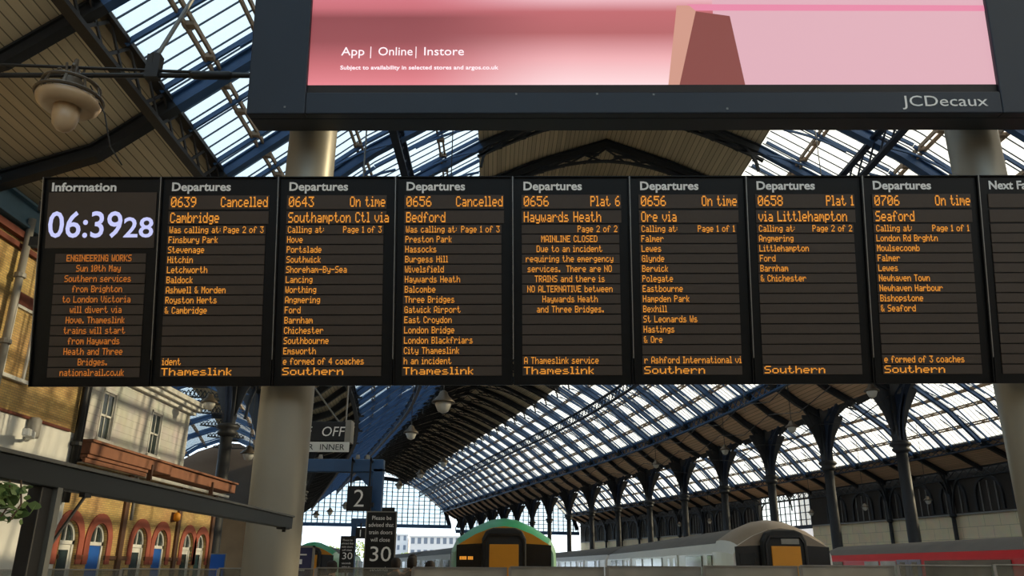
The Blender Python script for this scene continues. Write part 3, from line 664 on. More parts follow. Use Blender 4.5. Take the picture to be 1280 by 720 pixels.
# ------------------------------------------------------------------ departure boards
YAW, TILT, BROLL = R(.29), R(11.63), R(.67)
rxv = Vector((math.cos(YAW), math.sin(YAW), 0)); fwv = Vector((-math.sin(YAW), math.cos(YAW), 0)); uv_ = Vector((0, 0, 1)) * math.cos(TILT) - fwv * math.sin(TILT)
bx = rxv * math.cos(BROLL) + uv_ * math.sin(BROLL); bz = uv_ * math.cos(BROLL) - rxv * math.sin(BROLL); by = bz.cross(bx)
BR = Matrix((bx, by, bz)).transposed(); BO = Vector((.0238, 9.0, 3.579)); BW, BH = 1.379, 2.448
def board_base(i, label):
    t = thing('departure_board', label, 'departure board', (0, 0, 0), 0, 'departure boards in the hanging row')
    t.matrix_world = Matrix.Translation(BO + bx * ((i - 4) * BW)) @ BR.to_4x4()
    b = MB(); b.bb(.006, BW - .006, 0.0, .2, 0, BH); b.build('casing', M['boardcase'], t, bevel=.006)
    b = MB(); b.bb(.006, .02, -.03, 0, 0, BH); b.bb(BW - .02, BW - .006, -.03, 0, 0, BH); b.bb(.006, BW - .006, -.03, 0, BH - .012, BH); b.bb(.006, BW - .006, -.03, 0, 0, .012); b.build('rim', M['boardcase'], t)
    MB().bb(-.004, .006, -.028, .04, .3, BH).build('joint_strip', M['rail'], t)
    return t
def row(t, z0, z1, x0=.105, x1=1.245):
    return MB().bb(x0, x1, -.012, 0.0, z0, z1).build('display_row', M['boardrow'], t)
def skew(i): return .0   # boards share one layout
def departures(i, label, time, status, dest, calling, page, lines, ticker, op, centred=False):
    t = board_base(i, label)
    text('Departures', .142, M['head'], 'heading', t, (.12, -.005, 2.285), width=.69, bold=.0035)
    r = row(t, 2.06, 2.225, .105, 1.275); led(time, .13, 2.085, .0128, .0178, M['led'], r); led(status, 1.262, 2.085, .0112, .0178, M['led'], r, 'R')
    r = row(t, 1.885, 2.035, .105, 1.275); led(dest, .13, 1.897, .0112, .0178, M['led'], r)
    rows = [None] + list(lines) + [None] * (12 - len(lines)) + [ticker, op]
    for k in range(15):
        zc = 1.813 - .118 * k; r = row(t, zc - .052, zc + .052); s = rows[k]; z = zc - .038
        if k == 0:
            if calling: led(calling, .13, z, .0079, .0112, M['led'], r)
            led(page, 1.225, z, .0079, .0112, M['led'], r, 'R')
        elif s:
            if k == 14: led(s, .12, z, .0074, .0122, M['led'], r, bold=True)
            elif centred and k < 13: led(s, .66, z, .0079, .0112, M['led'], r, 'C')
            else: led(s, .125, z, .0079, .0112, M['led'], r)
    return t
# information board with the clock
t = board_base(0, 'information board with the bright white clock reading 06:39 28')
text('Information', .142, M['head'], 'heading', t, (.09, -.005, 2.285), width=.755, bold=.0035)
pn = MB().bb(.07, 1.335, -.012, 0, 1.6, 2.265).build('clock_panel', M['boardrow'], t)
text('06:39', .44, M['clock'], 'clock_digits', pn, (.085, -.018, 1.73), width=.86, bold=.004); text('28', .335, M['clock'], 'seconds_digits', pn, (.965, -.018, 1.73), width=.345, bold=.004)
for k, s in enumerate(['ENGINEERING WORKS', 'Sun 10th May', 'Southern services', 'from Brighton', 'to London Victoria', 'will divert via', 'Hove. Thameslink', 'trains will start', 'from Haywards', 'Heath and Three', 'Bridges.', 'nationalrail.co.uk']):
    zc = 1.482 - .1203 * k; r = row(t, zc - .053, zc + .053, .2, 1.25); led(s, .71, zc - .038, .0079, .0112, M['led2'], r, 'C')
departures(1, 'departure board showing the 0639 to Cambridge cancelled', '0639', 'Cancelled', 'Cambridge', 'Was calling at:', 'Page 2 of 3', ['Finsbury Park', 'Stevenage', 'Hitchin', 'Letchworth', 'Baldock', 'Ashwell & Morden', 'Royston Herts', '& Cambridge'], 'ident', 'Thameslink')
departures(2, 'departure board showing the 0643 to Southampton on time', '0643', 'On time', 'Southampton Ctl via', 'Calling at:', 'Page 1 of 3', ['Hove', 'Portslade', 'Southwick', 'Shoreham-By-Sea', 'Lancing', 'Worthing', 'Angmering', 'Ford', 'Barnham', 'Chichester', 'Southbourne', 'Emsworth'], 'e formed of 4 coaches', 'Southern')
departures(3, 'departure board showing the 0656 to Bedford cancelled', '0656', 'Cancelled', 'Bedford', 'Was calling at:', 'Page 1 of 3', ['Preston Park', 'Hassocks', 'Burgess Hill', 'Wivelsfield', 'Haywards Heath', 'Balcombe', 'Three Bridges', 'Gatwick Airport', 'East Croydon', 'London Bridge', 'London Blackfriars', 'City Thameslink'], 'h an incident', 'Thameslink')
departures(4, 'departure board for Haywards Heath with the main line closed notice', '0656', 'Plat 6', 'Haywards Heath', None, 'Page 2 of 2', ['MAINLINE CLOSED', 'Due to an incident', 'requiring the emergency', 'services.  There are NO', 'TRAINS and there is', 'NO ALTERNATIVE between', 'Haywards Heath', 'and Three Bridges.'], 'A Thameslink service', 'Thameslink', True)
departures(5, 'departure board showing the 0656 to Ore on time', '0656', 'On time', 'Ore via', 'Calling at:', 'Page 1 of 1', ['Falmer', 'Lewes', 'Glynde', 'Berwick', 'Polegate', 'Eastbourne', 'Hampden Park', 'Bexhill', 'St Leonards Ws', 'Hastings', '& Ore'], 'r Ashford International vi', 'Southern')
departures(6, 'departure board showing the 0658 via Littlehampton at platform 1', '0658', 'Plat 1', 'via Littlehampton', 'Calling at:', 'Page 2 of 2', ['Angmering', 'Littlehampton', 'Ford', 'Barnham', '& Chichester'], None, 'Southern')
departures(7, 'departure board showing the 0706 to Seaford on time', '0706', 'On time', 'Seaford', 'Calling at:', 'Page 1 of 1', ['London Rd Brghtn', 'Moulsecoomb', 'Falmer', 'Lewes', 'Newhaven Town', 'Newhaven Harbour', 'Bishopstone', '& Seaford'], 'e formed of 3 coaches', 'Southern')
t = board_base(8, 'blank last board at the right end of the row headed Next')
text('Next Fa', .142, M['head'], 'heading', t, (.12, -.005, 2.285), width=.45, bold=.0035)
for k in range(2): row(t, 2.06 - .175 * k, 2.225 - .19 * k + .0, .105, 1.275)
for k in range(15): zc = 1.813 - .118 * k; row(t, zc - .052, zc + .052)
# carrying beam behind the boards, fixed to both posts
t = thing('support_beam', 'dark horizontal beam fixed to the posts behind the board row', 'beam', (-6, 9.2, 5.9))
b = MB(); b.box((6.3, .05, -.5), (12.6, .1, .12)); b.box((6.3, .08, .0), (12.6, .1, .12)); b.build('beam', M['black'], t)

# ------------------------------------------------------------------ billboard
def ad_mat():
    m = bpy.data.materials.new('pink_backdrop_picture'); m.use_nodes = True; n = m.node_tree.nodes; l = m.node_tree.links
    b = n['Principled BSDF']; b.inputs['Base Color'].default_value = (.01, .01, .01, 1); b.inputs['Roughness'].default_value = .5
    t = n.new('ShaderNodeTexCoord'); sx = n.new('ShaderNodeSeparateXYZ'); l.new(t.outputs['Object'], sx.inputs[0])
    def ramp(src, lo, hi, st):
        mr = n.new('ShaderNodeMapRange'); mr.inputs[1].default_value = lo; mr.inputs[2].default_value = hi; l.new(src, mr.inputs[0])
        r = n.new('ShaderNodeValToRGB'); l.new(mr.outputs[0], r.inputs[0]); e = r.color_ramp.elements
        for k, (p, c) in enumerate(st):
            q = e[k] if k < 2 else e.new(p)
            q.position = p; q.color = lin(c)
        return r.outputs[0]
    v1 = ramp(sx.outputs['Z'], 0, 1.2, [(0, (226, 130, 138)), (1, (206, 112, 122)), (.22, (198, 106, 112)), (.5, (148, 72, 76)), (.78, (140, 66, 70)), (.9, (196, 104, 112))])
    v2 = ramp(sx.outputs['Z'], 0, 1.2, [(0, (248, 212, 214)), (1, (232, 178, 186)), (.3, (236, 172, 176)), (.6, (178, 96, 98)), (.85, (188, 100, 104))])
    hx = n.new('ShaderNodeMapRange'); hx.interpolation_type = 'SMOOTHSTEP'; hx.inputs[1].default_value = 1.2; hx.inputs[2].default_value = 3.4; l.new(sx.outputs['X'], hx.inputs[0])
    mx = n.new('ShaderNodeMix'); mx.data_type = 'RGBA'; l.new(hx.outputs[0], mx.inputs[0]); l.new(v1, mx.inputs[6]); l.new(v2, mx.inputs[7])
    l.new(mx.outputs[2], b.inputs['Emission Color']); b.inputs['Emission Strength'].default_value = .92
    return m
t = thing('digital_billboard', 'large digital billboard with a pink advert above the departure boards', 'billboard', (-2.566, 8.6, 7.28))
t.rotation_euler = Matrix(((1, 0, 0), (0, math.cos(R(5.7)), -math.sin(R(5.7)) * -1 * -1), (0, math.sin(R(5.7)), math.cos(R(5.7))))).to_euler()
t.rotation_euler = (R(5.7), R(-.55), 0)
W, H = 8.6, 4.4
b = MB(); b.bb(-.72, W + .72, .08, .45, -.42, H + .5); b.bb(-.72, -.0, -.06, .08, -.42, H + .5); b.bb(W, W + .72, -.06, .08, -.42, H + .5); b.bb(0, W, -.06, .08, -.42, -.13); b.bb(0, W, -.06, .08, H + .1, H + .5); b.build('casing', M['bill'], t, bevel=.015)
MB().bb(0, W, -.01, .08, -.13, -.01).build('inner_strip', M['billin'], t)
MB().bb(.0, W, .0, .07, -.01, H).build('screen', ad_mat(), t)
pk = glow('pale_pink_wall_picture', (218, 170, 181), .92); br_ = glow('brown_block_picture', (132, 68, 62), .9); st_ = glow('pink_shelf_picture', (222, 132, 160), .95); tan = glow('tan_edge_picture', (206, 150, 132), .9)
f = lambda a, z, tt: Vector((a, tt, z))
MB().prism([(5.42, -.01), (W, -.01), (W, H), (5.1, H), (5.12, .98)], f, (-.006, -.001)).build('picture_wall', pk, t)
MB().prism([(4.62, -.01), (5.46, -.01), (5.33, .95), (4.88, 1.02), (4.7, 1.05)], f, (-.01, -.006)).build('picture_block', br_, t)
MB().prism([(4.5, -.01), (4.64, -.01), (4.9, 1.02), (4.82, 1.1), (4.66, 1.1)], f, (-.012, -.01)).build('picture_block_edge', tan, t)
MB().prism([(4.8, 1.03), (W, 1.02), (W, 1.1), (4.8, 1.12)], f, (-.01, -.006)).build('picture_shelf', st_, t)
wl = glow('white_picture_text', (255, 235, 240), 1.0)
for s, x, w_ in (('App', .40, .29), ('Online', .86, .43), ('Instore', 1.43, .5)): text(s, .165, wl, 'advert_text', t, (x, -.012, .40), width=w_)
MB().bb(.765, .775, -.014, -.01, .36, .52).build('divider', wl, t); MB().bb(1.335, 1.345, -.014, -.01, .36, .52).build('divider', wl, t)
text('Subject to availability in selected stores and argos.co.uk', .075, wl, 'advert_text', t, (.395, -.012, .205), width=1.98, bold=.001)
text('JCDecaux', .2, M['head'], 'maker_name', t, (7.38, -.065, -.33), width=1.06)
b = MB()
for x, z in ((-.25, -.33), (2.6, -.16), (3.6, -.16), (4.3, -.17), (5.2, -.36)): b.lathe([(.014, 0), (.014, .006)], (0, 0, 0), 8) if False else b.bb(x - .012, x + .012, -.066, -.06, z - .012, z + .012)
b.build('fixing_screws', M['steel'], t)
b = MB(); b.bb(-.3, .1, .45, .64, .6, .9); b.bb(W - .0, W + .4, .45, .64, .6, .9); b.build('mounting_bracket', M['black'], t)

# ------------------------------------------------------------------ hanging lantern and tie rod, top left
tr = thing('tie_rod', 'dark horizontal tie rod with turnbuckle crossing left of the billboard', 'tie rod', (0, 9.3, 8.0))
MB().tube([(-8.2, 0, .07), (-3.55, 0, -.1)], .022, 8).build('rod', M['black'], tr); MB().tube([(-8.2, 0, -.15), (-3.55, 0, -.12)], .035, 8).build('lower_rod', M['black'], tr)
MB().tube([(-4.4, 0, -.12), (-4.33, 0, -.12), (-3.85, 0, -.12), (-3.8, 0, -.12)], [.03, .06, .06, .03], 10).build('turnbuckle', M['black'], tr, True)
b = MB(); b.bb(-4.98, -4.8, -.06, .06, -.18, .18); b.lathe([(.06, -.1), (.07, .1)], (-4.89, 0, .1), 8); b.build('clamp', M['dark'], tr)
MB().tube([(-4.89, 0, .15), (-4.55, .6, 2.3), (-4.2, 1.2, 8.35)], .03, 8).build('hanger', M['steel'], tr)
t = thing('hanging_lantern', 'large old station lantern with glass bowl hung at the top left', 'lamp', (-5.95, 9.3, 7.05)); t.scale = (.82,) * 3
MB().lathe([(.02, -.06), (.1, -.03), (.17, .06), (.2, .2), (.2, .38), (.16, .44)], n=28).build('glass_bowl', M['lampglass'], t, True)
MB().lathe([(.2, .38), (.36, .34), (.46, .42), (.49, .5), (.46, .54), (.36, .5), (.2, .5)], n=28).build('reflector', M['lampglass'], t, True)
b = MB(); b.tube([(.5 * math.cos(a), .5 * math.sin(a), .56) for a in [2 * math.pi * k / 28 for k in range(29)]], .03, 6); b.tube([(.42 * math.cos(a), .42 * math.sin(a), .78) for a in [2 * math.pi * k / 28 for k in range(29)]], .03, 6)
for k in range(10):
    a = 2 * math.pi * k / 10; b.bar((.5 * math.cos(a), .5 * math.sin(a), .56), (.42 * math.cos(a), .42 * math.sin(a), .78), .04, .02)
b.build('gallery_ring', M['lampmetal'], t)
MB().lathe([(.1, .45), (.16, .6), (.18, .85), (.1, .95), (.06, 1.15)], n=16).build('burner_housing', M['lampmetal'], t, True)
b = MB()
for k in range(4):
    a = 2 * math.pi * k / 4 + .4; pts = [(.16 * math.cos(a) + .1 * q * math.cos(a), .16 * math.sin(a) + .1 * q * math.sin(a), .95 + .12 * math.sin(q * 2.6)) for q in [j / 6 for j in range(7)]]; b.tube(pts, .022, 6); b.tube([(.1 * math.cos(a), .1 * math.sin(a), .9), (.14 * math.cos(a), .14 * math.sin(a), 1.2)], .02, 6)
b.build('scroll_cage', M['lampmetal'], t)
MB().tube([(0, 0, 1.1), (0, 0, 1.2)], .03, 8).build('hook', M['lampmetal'], t)
MB().tube([(.3, 0, .8), (.6, .05, .3), (.7, .2, -.2), (.9, .3, -.5)], .012, 6).build('loose_cable', M['black'], t)
MB().tube([(0, .0, 1.15), (0, .0, 1.3)], .03, 8).build('suspension_eye', M['lampmetal'], t)

# smaller bell lamps
def bell(lb, loc, top, grp='bell lamps hanging in the train shed', s=1.0):
    t = thing('bell_lamp', lb, 'lamp', loc, 0, grp)
    MB().lathe([(.05 * s, -.34 * s), (.2 * s, -.26 * s), (.3 * s, -.02 * s), (.29 * s, .06 * s), (.2 * s, .08 * s)], n=16).build('bowl', M['bowl'], t, True)
    MB().lathe([(.44 * s, .04 * s), (.42 * s, .1 * s), (.2 * s, .3 * s), (.14 * s, .45 * s), (.05 * s, .5 * s)], n=16).build('hood', M['lampmetal'], t, True)
    MB().tube([(0, 0, .45 * s), (0, 0, top - loc[2])], .025, 6).build('hanger', M['dark'], t); return t
# (label, u, y, z, roof height)
LAMPS = [('bell lamp hanging under the bluish glazing above the OFF sign', -7.6, 29.2, 7.25, 19.0), ('bell lamp hanging low over the blue portal frame', -10.3, 47, 8.8, 17.6),
         ('bell lamp against the dark column by the station building', -20.3, 41.6, 9.4, 11.9), ('bell lamp hanging beyond the white cornice, left of the dark column', -23.5, 46, 8.5, 13.4),
         ('bell lamp beside the left grey post, past the dark column', -19.0, 45.5, 7.3, 12.2),
         ('bell lamp hanging between the second and third column brackets', 15.0, 52.8, 10.6, 14.3), ('bell lamp hanging before the third column bracket', 15.5, 65.5, 10.9, 14.2),
         ('bell lamp hanging before the fifth column bracket', 15.0, 80.0, 11.5, 14.5), ('bell lamp hanging from the girder above the first column', 16.0, 44.3, 11.2, 13.9)]
for lb, u, y, z, top in LAMPS: bell(lb, tuple(P(y, u, z)), interp(A_FULL, u) if u > -20 else interp(C_FULL, u) if y > 43 else 12.0)
for i, (y, z) in enumerate(((78, 8.4), (87, 8.4), (96, 8.4), (121, 8.6), (131, 8.6))):
    bell('bell lamp hanging in the second vault before the right wall, %s along' % ordn(i), tuple(P(y, 44.0, z)), interp(B_FULL, 44.0), 'lamps along the second vault')
for i, (u, z) in enumerate(((-16, 11.4), (-14, 11.6), (-12, 12.2), (-10, 12.6), (-8, 13.2), (-6, 14), (-4, 15), (-2, 16))):
    bell('dark bell lamp hung before the far arched screen, %s of a receding line' % ordn(i), tuple(P(150 - i * 6, u, z - 1.5)), interp(A_FULL, u), 'receding lamps before the far screen', 1.5)

# ------------------------------------------------------------------ kiosk canopy, lower left
t = thing('kiosk_canopy', 'dark steel canopy frame crossing in front of the arcade', 'canopy', (-2.2, 3.0, 0))
b = MB(); b.bb(-.07, .0, -1.0, 5.42, 1.965, 2.075); b.build('beam', M['canopy'], t, bevel=.006)
b = MB(); b.bb(-.08, .012, -1.0, 5.44, 2.075, 2.092); b.build('beam_lip', M['canopyrim'], t)
b = MB(); b.bb(-.07, 1.0 - .98, 5.1, 5.25, 1.95, 1.966); b.bb(-.03, .0, 5.16, 5.19, 1.925, 1.95); b.build('end_fixing', M['black'], t)
b = MB(); b.bb(-.09, -.02, .9, 1.0, 0, 1.97); b.build('post', M['black'], t, bevel=.008)
b = MB(); b.bb(-.03, .0, 1.0, 1.045, 0, 1.97); b.build('post_flange', M['canopyrim'], t)
MB().tube([(-.01, 1.03, 1.69), (-.01, 1.29, 1.955)], .008, 8).build('brace', M['black'], t)
MB().bb(-.03, .0, 1.26, 1.33, 1.945, 1.966).build('brace_bracket', M['black'], t)
# ivy
t = thing('trailing_plant', 'green leafy plant trailing beside the canopy post', 'plant', (-2.15, 3.6, 1.945))
b = MB()
rnd = random.Random(7)
for k in range(150):
    c = Vector((rnd.uniform(-.22, .03), rnd.uniform(-.12, .12), -rnd.uniform(0, .17) * (1 - rnd.random() * .3))); s_ = rnd.uniform(.012, .026)
    q = Quaternion((rnd.uniform(-1, 1), rnd.uniform(-1, 1), rnd.uniform(-1, 1), rnd.uniform(-1, 1))).normalized().to_matrix()
    pts = [(0, -s_ * 1.3), (s_ * .8, -s_ * .2), (s_ * .45, s_ * .8), (0, s_ * 1.2), (-s_ * .45, s_ * .8), (-s_ * .8, -s_ * .2)]
    b.prism(pts, lambda a, z, tt: c + q @ Vector((a, tt, z)), (-.001, .001))
b.build('leaves', M['leaf'], t)['kind'] = 'stuff'
b = MB()
for k in range(5): b.tube([(-.2 + .05 * k, 0, .02), (-.2 + .05 * k + .01, .02, -.08), (-.2 + .05 * k, -.02, -.15)], .004, 5)
b.build('stems', M['bark'], t)

# ------------------------------------------------------------------ signs
def sgn(name, lb, cat, loc): return thing(name, lb, cat, loc)
t = sgn('departure_indicator', 'hanging black OFF indicator above a white INNER plate', 'sign', (-5.42, 24.6, 4.87))
b = MB(); b.bb(-1.1, .46, 0, .45, .32, .93); b.build('case', M['black'], t, bevel=.02); MB().bb(-1.1, .5, -.03, 0, 0, .3).build('plate', M['white'], t); MB().bb(.34, .52, -.02, .47, .3, .97).build('side_cover', M['duct'], t)
text('OFF', .42, M['head'], 'indicator_text', t, (-.4, -.008, .48), width=.7, shear=.15); text('F', .42, M['head'], 'indicator_text', t, (-.9, -.008, .48), shear=.15)
text('INNER', .25, M['black'], 'plate_text', t, (-.4, -.036, .06), width=.74); text('R', .25, M['black'], 'plate_text', t, (-.74, -.036, .06))
b = MB()
for p, q in (((-.9, .2, .93), (-1.1, .2, 13.0)), ((.3, .2, .93), (.25, .2, 13.4)), ((.1, .2, .93), (-.9, .2, 2.2)), ((-.9, .2, 2.0), (.3, .2, 3.0))): b.tube([p, q], .03, 6)
b.build('hanger_rods', M['steel'], t)
t = sgn('portal_frame', 'bright blue steel portal frame beside the platform 2 sign', 'frame', (-3.35, 20.6, 0))
b = MB(); b.bb(-.13, .13, 0, .26, 0, 3.95); b.build('post', M['blue'], t, bevel=.02); b = MB(); b.bb(-2.5, .13, 0, .26, 3.85, 4.17); b.build('crossbeam', M['blue'], t, bevel=.02)
MB().prism([(-.13, 3.4), (-.13, 3.85), (-.6, 3.85)], f, (.05, .2)).build('gusset', M['blue'], t); b = MB(); b.bb(-2.5, -2.24, 0, .26, 0, 3.85); b.build('post', M['blue'], t)
b = MB()
for x in (-2.0, -1.5, -.55, -.3): b.lathe([(.05, 0), (.06, .03), (.04, .12)], (x, .1, 4.17), 8)
b.build('fittings', M['duct'], t)
t = sgn('platform_sign', 'square black platform sign with a white number 2', 'sign', (-3.73, 20.3, 2.88))
MB().bb(-.3, .3, 0, .1, 0, .6).build('panel', M['black'], t, bevel=.01); text('2', .6, M['head'], 'number', t, (0, -.006, .1), 'CENTER', bold=-.004)
b = MB(); b.bb(-.25, -.21, .03, .07, .6, 1.3); b.bb(.21, .25, .03, .07, .6, 1.3); b.bb(-.25, -.21, .03, .3, 1.2, 1.26); b.bb(.21, .25, .03, .3, 1.2, 1.26); b.bb(.28, .36, -.02, .12, .1, .2); b.build('bracket', M['black'], t)
t = sgn('door_notice', 'tall black notice saying train doors will close, large 30, nearer one', 'sign', (-3.1, 20.0, 0))
b = MB(); b.bb(-.36, .36, 0, .06, 1.2, 2.85); b.build('panel', M['black'], t); b = MB()
for x0, x1, z0, z1 in ((-.37, -.345, 1.2, 2.86), (.345, .37, 1.2, 2.86), (-.37, .37, 2.835, 2.86), (-.37, .37, 1.19, 1.22)): b.bb(x0, x1, -.01, .07, z0, z1)
b.build('frame', M['duct'], t)
for s, z, w_ in (('Please be', 2.66, .46), ('advised that', 2.5, .6), ('train doors', 2.33, .56), ('will close', 2.16, .46), ('seconds', 1.5, .42), ('prior to', 1.33, .38)): text(s, .135, M['head'], 'notice_text', t, (-w_ / 2, -.006, z), width=w_)
text('30', .48, M['head'], 'notice_number', t, (-.26, -.006, 1.72), width=.5)
b = MB(); b.bb(-.28, -.22, .01, .05, 0, 1.2); b.bb(.22, .28, .01, .05, 0, 1.2); b.build('legs', M['duct'], t); MB().bb(-.0, .3, 0, .08, 2.86, 2.95).build('top_box', M['black'], t)
t = sgn('door_notice', 'smaller tall black notice with 30, farther along the platform', 'sign', (-7.75, 40.0, 0))
MB().bb(-.34, .34, 0, .06, 1.3, 2.95).build('panel', M['black'], t); text('30', .44, M['head'], 'notice_number', t, (-.24, -.006, 1.9), width=.48)
for s, z, w_ in (('Please be', 2.72, .46), ('advised that', 2.57, .58), ('train doors', 2.42, .54), ('will close', 2.27, .46), ('seconds', 1.68, .42), ('prior to', 1.52, .38)): text(s, .13, M['head'], 'notice_text', t, (-w_ / 2, -.006, z), width=w_)
b = MB(); b.bb(-.05, .05, .02, .06, 0, 1.3); b.build('leg', M['black'], t)
t = sgn('portal_frame', 'smaller far blue portal frame carrying the platform 1 sign', 'frame', (-8.25, 44, 0))
b = MB(); b.bb(-.13, .13, 0, .26, 0, 3.7); b.build('post', M['blue'], t); b = MB(); b.bb(-.13, 1.5, 0, .26, 3.7, 3.98); b.build('crossbeam', M['blue'], t); b = MB(); b.bb(1.26, 1.5, 0, .26, 0, 3.7); b.build('post', M['blue'], t)
t = sgn('platform_sign', 'small far black platform sign with a white number 1', 'sign', (-7.85, 43.8, 2.95))
MB().bb(-.25, .25, 0, .1, 0, .55).build('panel', M['black'], t); text('1', .5, M['head'], 'number', t, (0, -.006, .1), 'CENTER'); b = MB(); b.bb(-.03, .03, .02, .2, .55, .78); b.build('bracket', M['black'], t)
t = sgn('notice_board', 'indigo framed notice board before the far green train', 'notice board', (-4.55, 18.3, 0))
MB().bb(-.28, .28, 0, .05, 1.1, 2.0).build('sheet', M['notice'], t); b = MB()
for x0, x1, z0, z1 in ((-.3, -.26, 1.08, 2.02), (.26, .3, 1.08, 2.02), (-.3, .3, 1.98, 2.02), (-.3, .3, 1.08, 1.12)): b.bb(x0, x1, -.02, .06, z0, z1)
b.build('frame', M['duct'], t)
b = MB(); b.bb(-.14, .14, -.01, 0, 1.82, 1.85); b.bb(-.05, .05, -.01, 0, 1.64, 1.74); b.bb(-.12, .12, -.01, 0, 1.5, 1.53); b.build('printing', M['head'], t); b = MB(); b.bb(-.2, -.16, .01, .04, 0, 1.1); b.bb(.16, .2, .01, .04, 0, 1.1); b.build('legs', M['duct'], t)

# ------------------------------------------------------------------ trains
PROF = [(1.30, -.3), (1.40, .3), (1.42, 1.1), (1.41, 1.75), (1.40, 2.02), (1.26, 2.31), (.82, 2.59), (.36, 2.78), (0, 2.83)]
def shell(b, secs, prof):
    rings = []
    for y, sx, zt in secs:
        zt0 = 2.83
        pr = [(x * sx, z if z < 1.6 else 1.6 + (z - 1.6) * (zt - 1.6) / (zt0 - 1.6)) for x, z in prof]
        pts = [(x, z) for x, z in pr] + [(-x, z) for x, z in pr[::-1] if x > 1e-6]
        rings.append([b.bm.verts.new((x, y, z)) for x, z in pts])
    for a, c in zip(rings, rings[1:]):
        for k in range(len(a) - 1): b.bm.faces.new((a[k], a[k + 1], c[k + 1], c[k]))
    return rings
def car(label, cat_parent, xy, rz, L, cab, cols_, doors, wins, grp=None, root=None, name='train_carriage'):
    t = root or thing(name, label, 'train', (xy[0], xy[1], 0), rz, grp)
    side, roof, nose, frontc = cols_
    low = PROF[:6]; hi = PROF[5:]
    base = [(1.55, 1, 2.74), (L - .1, 1, 2.74), (L, .97, 2.68)] if cab else [(0, .97, 2.68), (.1, 1, 2.74), (L - .1, 1, 2.74), (L, .97, 2.68)]
    if 0: base = [(.95, .999, 2.83), (L - .1, 1, 2.83), (L, .97, 2.76)] if cab else [(0, .97, 2.76), (.1, 1, 2.83), (L - .1, 1, 2.83), (L, .97, 2.76)]
    b = MB(); shell(b, base, low); shell(b, [(q[0], q[1], q[2]) for q in base], [])if False else None
    for yy in ([0, L] if not cab else [L]): b.prism([(x * .965, min(z, 1.6 + (z - 1.6) * .86)) for x, z in PROF] + [(-x * .965, min(z, 1.6 + (z - 1.6) * .86)) for x, z in PROF[::-1] if x > 1e-6], XZ, (yy - .03 if yy else 0, yy if yy else .03))
    b.build('body_side', M[side], t, False)
    b = MB(); shell(b, base, hi); b.build('roof', M[roof], t, True)
    b = MB(); b.bb(-1.2, 1.2, .9 if cab else .3, L - .3, -.75, -.3); b.build('underframe', M['under'], t)
    for yb in (2.6, L - 2.6):
        b = MB()
        for dy in (-1.1, 1.1):
            for sx in (-.75, .75): b.tube([(sx - .06, yb + dy, -.75), (sx + .06, yb + dy, -.75)], .4, 14)
        b.bb(-1.0, 1.0, yb - 1.7, yb + 1.7, -.8, -.55); b.build('bogie', M['under'], t)
    if cab:
        b = MB(); secs = [(0, .90, 2.6), (.12, .925, 2.68), (.35, .955, 2.77), (.7, .98, 2.83), (1.1, .995, 2.86), (1.5, 1.0, 2.85), (1.56, 1.0, 2.74)]
        shell(b, secs, low); fr = PROF[:]
        b.build('cab_side', M[frontc], t, False)
        b = MB(); shell(b, secs, hi); b.build('cab_dome', M[nose], t, True)
        pr = [(x * .90, z if z < 1.6 else 1.6 + (z - 1.6) * (2.6 - 1.6) / 1.23) for x, z in PROF]
        face = pr + [(-x, z) for x, z in pr[::-1] if x > 1e-6]
        fc = MB().prism(face, XZ, (-.01, .02)).build('cab_front', M[frontc], t)
        yb = [(x * .98, z) for x, z in pr if z > 2.06]; yb = [(1.22, 2.1)] + yb + [(-x, z) for x, z in yb[::-1] if x > 1e-6] + [(-1.22, 2.1)]
        MB().prism(yb, XZ, (-.03, -.005)).build('upper_band', M['tyellow'] if nose == 'tgreen' else M['tnose'], t)
        for sg in (-1, 1):
            MB().prism([(sg * .5, 1.1), (sg * 1.2, 1.1), (sg * 1.21, 2.14), (sg * .5, 2.18)], XZ, (-.045, -.012)).build('windscreen', M['tdark'], t)
        MB().prism([(-1.17, -.2), (1.17, -.2), (1.2, 1.08), (-1.2, 1.08)], XZ, (-.035, -.012)).build('lower_front', M['tyellow'], t)
        gp = [(-.56, -.1), (.56, -.1), (.56, 2.28), (.46, 2.48), (.28, 2.55), (-.28, 2.55), (-.46, 2.48), (-.56, 2.28)]
        MB().prism(gp, XZ, (-.3, -.01)).build('gangway_surround', M['tgang'], t, bevel=.04)
        b = MB(); b.ribbon([(-.47, 0), (-.47, 2.2), (-.38, 2.36), (.38, 2.36), (.47, 2.2), (.47, 0)], .05, .06, lambda a, z, tt: Vector((a, -.32 + tt, z))); b.build('gangway_seal', M['tdark'], t)
        MB().bb(-.37, .37, -.34, -.3, 0, 2.15).build('gangway_door', M['tyellow'], t, bevel=.01)
        if nose == 'tgreen':
            o_ = MB().bb(-1.16, -.6, -.06, -.045, 1.7, 1.94).build('destination_display', M['tdark'], t)
            b = MB()
            for k in range(7): b.bb(-1.12 + k * .045 + (.03 if k > 3 else 0), -1.085 + k * .045 + (.03 if k > 3 else 0), -.066, -.06, 1.78, 1.86)
            b.build('lit_letters', M['led'], o_)
        else:
            MB().bb(-1.1, -.72, -.06, -.045, 1.72, 1.98).build('destination_display', M['tgang'], t); MB().bb(-.1, .35, -.33, -.3, 2.2, 2.33).build('gangway_panel', M['duct'], t)
            for x in (.72, .95): MB().bb(x, x + .1, -.055, -.045, 1.1, 1.66).build('windscreen_wiper_post', M['twhite'], t)
